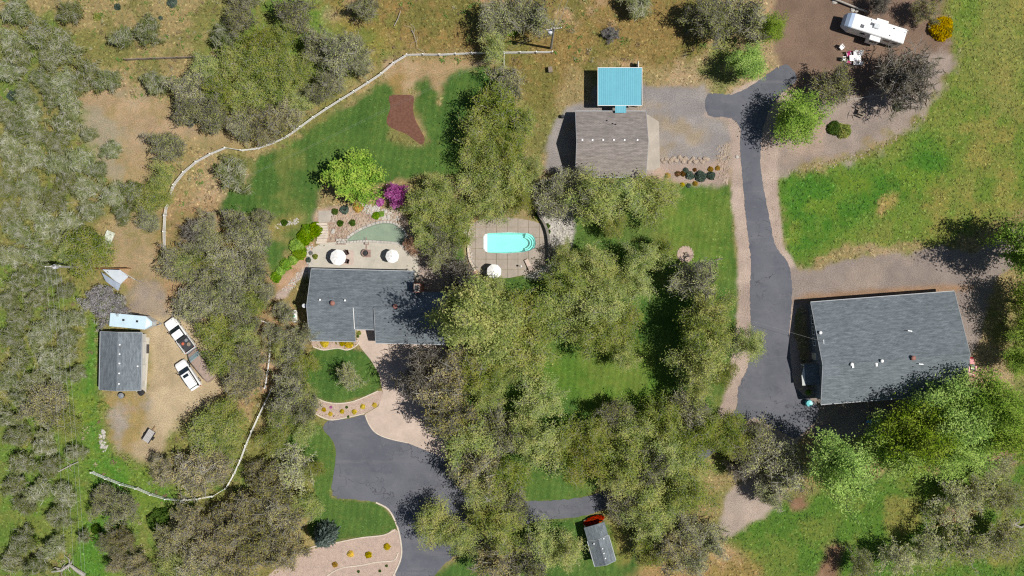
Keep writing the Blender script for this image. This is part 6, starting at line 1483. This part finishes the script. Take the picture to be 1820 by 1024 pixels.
for px, py, lab in ((637, 1016, 'tiny green tuft in the lower bed, left one of three'), (675, 1015, 'tiny green tuft in the lower bed, middle one of three'), (687, 1006, 'tiny green tuft in the lower bed, right one of three'), (588, 724, 'tiny reddish tuft in the curved bed'), (616, 724, 'tiny brown tuft in the curved bed'), (619, 741, 'tiny dark tuft at the kerb of the curved bed')):
    shrub('garden_tuft', lab, px, py, 2.6, 'redbud' if 'reddish' in lab else 'green', cat='plant')

# ------------------------------------------------------------------ grass tufts and litter (nobody could count these)
def tufts(name, n_, accept, size, seed, hgt):
    rng = np.random.default_rng(seed); i = rng.integers(1, nx - 1, n_); j = rng.integers(1, ny - 1, n_)
    ok = accept(i, j); i, j = i[ok], j[ok]; m_ = len(i)
    x = GX[i, j] + rng.uniform(-.15, .15, m_); y = GY[i, j] + rng.uniform(-.15, .15, m_)
    col = TINT[i, j] * (1 + rng.normal(size=(m_, 1)) * .28).clip(.45, 1.8) * np.array([1.12, 1.12, .95])
    s = size * (.5 + rng.random(m_)); a = rng.random(m_) * 6.28; h = hgt * (.4 + rng.random(m_))
    c = np.stack([x, y, np.zeros(m_)], 1); d = np.stack([np.cos(a), np.sin(a), np.zeros(m_)], 1); t = np.stack([-np.sin(a), np.cos(a), np.zeros(m_)], 1)
    lean = rng.normal(size=(m_, 3)) * .25; lean[:, 2] = 0
    v = np.stack([c - d * s[:, None] * .5, c + d * s[:, None] * .5, c + lean * s[:, None] + np.stack([np.zeros(m_), np.zeros(m_), h], 1) + t * s[:, None] * .95], 1).reshape(-1, 3)
    f = np.arange(3 * m_).reshape(-1, 3)
    o = link(name, np_mesh(name, v, f, LEAF_G, np.repeat(np.concatenate([col, np.ones((m_, 1))], 1), 3, 0))); return o
LEAF_G = make_leaf_mat('grass_blades', .2)
inview = (np.abs(GX) < 82) & (np.abs(GY) < 48)
zi = {n_: k for k, n_ in enumerate(ZN)}
PAVED = np.zeros(GX.shape, bool)
for o in COL.objects:
    pass
for poly in (DRIVE, [(830, 380), (980, 380), (980, 498), (830, 498)], [(615, 430), (670, 394), (725, 420), (725, 440)], [(548, 440), (745, 430), (745, 495), (548, 495)], [(575, 745), (650, 738), (690, 779), (800, 815), (930, 890), (960, 926), (830, 976), (752, 1045), (690, 1050), (713, 960), (670, 893), (591, 880), (597, 800)], [(634, 560), (793, 605), (802, 815), (668, 769), (649, 736), (681, 700), (641, 618)], [(470, 1045), (528, 984), (702, 940), (714, 990), (690, 1045)], [(543, 697), (600, 717), (672, 695), (681, 701), (650, 734), (560, 735)], [(688, 168), (735, 170), (755, 250), (745, 258), (688, 225)], [(1050, 880), (1304, 735), (1328, 748), (1240, 830), (1050, 914), (960, 926), (930, 890)], [(242, 597), (266, 600), (260, 697), (242, 697)]):
    PAVED |= poly_sd(GX, GY, PL(poly)) > -.15
o = tufts('grass', 260000, lambda i, j: inview[i, j] & ~PAVED[i, j] & (GRS[i, j] > .6) & (ZONE[i, j] != zi['lawn']), .30, 1, .11); tag(o, 'rough wild grass of the meadows and oak clearings', 'grass', kind='stuff')
o = tufts('lawn_grass', 120000, lambda i, j: inview[i, j] & ~PAVED[i, j] & (ZONE[i, j] == zi['lawn']), .2, 2, .035); tag(o, 'short mown grass of the lawns', 'grass', kind='stuff')

# low weeds and seedlings of the wild ground
rng = np.random.default_rng(12); i = rng.integers(1, nx - 1, 60000); j = rng.integers(1, ny - 1, 60000)
pxm = GX[i, j] * PXM + 910; pym = 512 - GY[i, j] * PXM
ok = inview[i, j] & ~PAVED[i, j] & (GRS[i, j] > .55) & (ZONE[i, j] == 0) & ((pxm < 560) | ((pxm > 600) & (pym < 110))) & (n_p[i, j] + .3 * rng.random(60000) > .62)
i, j = i[ok][:1500], j[ok][:1500]; m_ = len(i)
cen = np.stack([GX[i, j], GY[i, j], np.zeros(m_)], 1); rad = .18 + .5 * rng.random(m_) ** 2; k_ = 16
q = np.repeat(cen, k_, 0) + rng.normal(size=(m_ * k_, 3)) * np.repeat(rad, k_)[:, None] * np.array([.6, .6, .3]); q[:, 2] = np.abs(q[:, 2]) + .05
v, f = leaf_quads(rng, q, .2, 1.4, 1.0)
cw_ = np.array([(.16, .22, .05), (.24, .25, .08), (.11, .20, .035), (.30, .28, .16), (.2, .15, .08)])[rng.integers(0, 5, m_)]
o = link('weeds', leaf_mesh('weeds', [(v, f, np.repeat(cw_, k_, 0) * (1 + rng.normal(size=(m_ * k_, 1)) * .15))], LEAF_G)); tag(o, 'low weeds and seedlings scattered over the wild ground', 'weeds', kind='stuff')
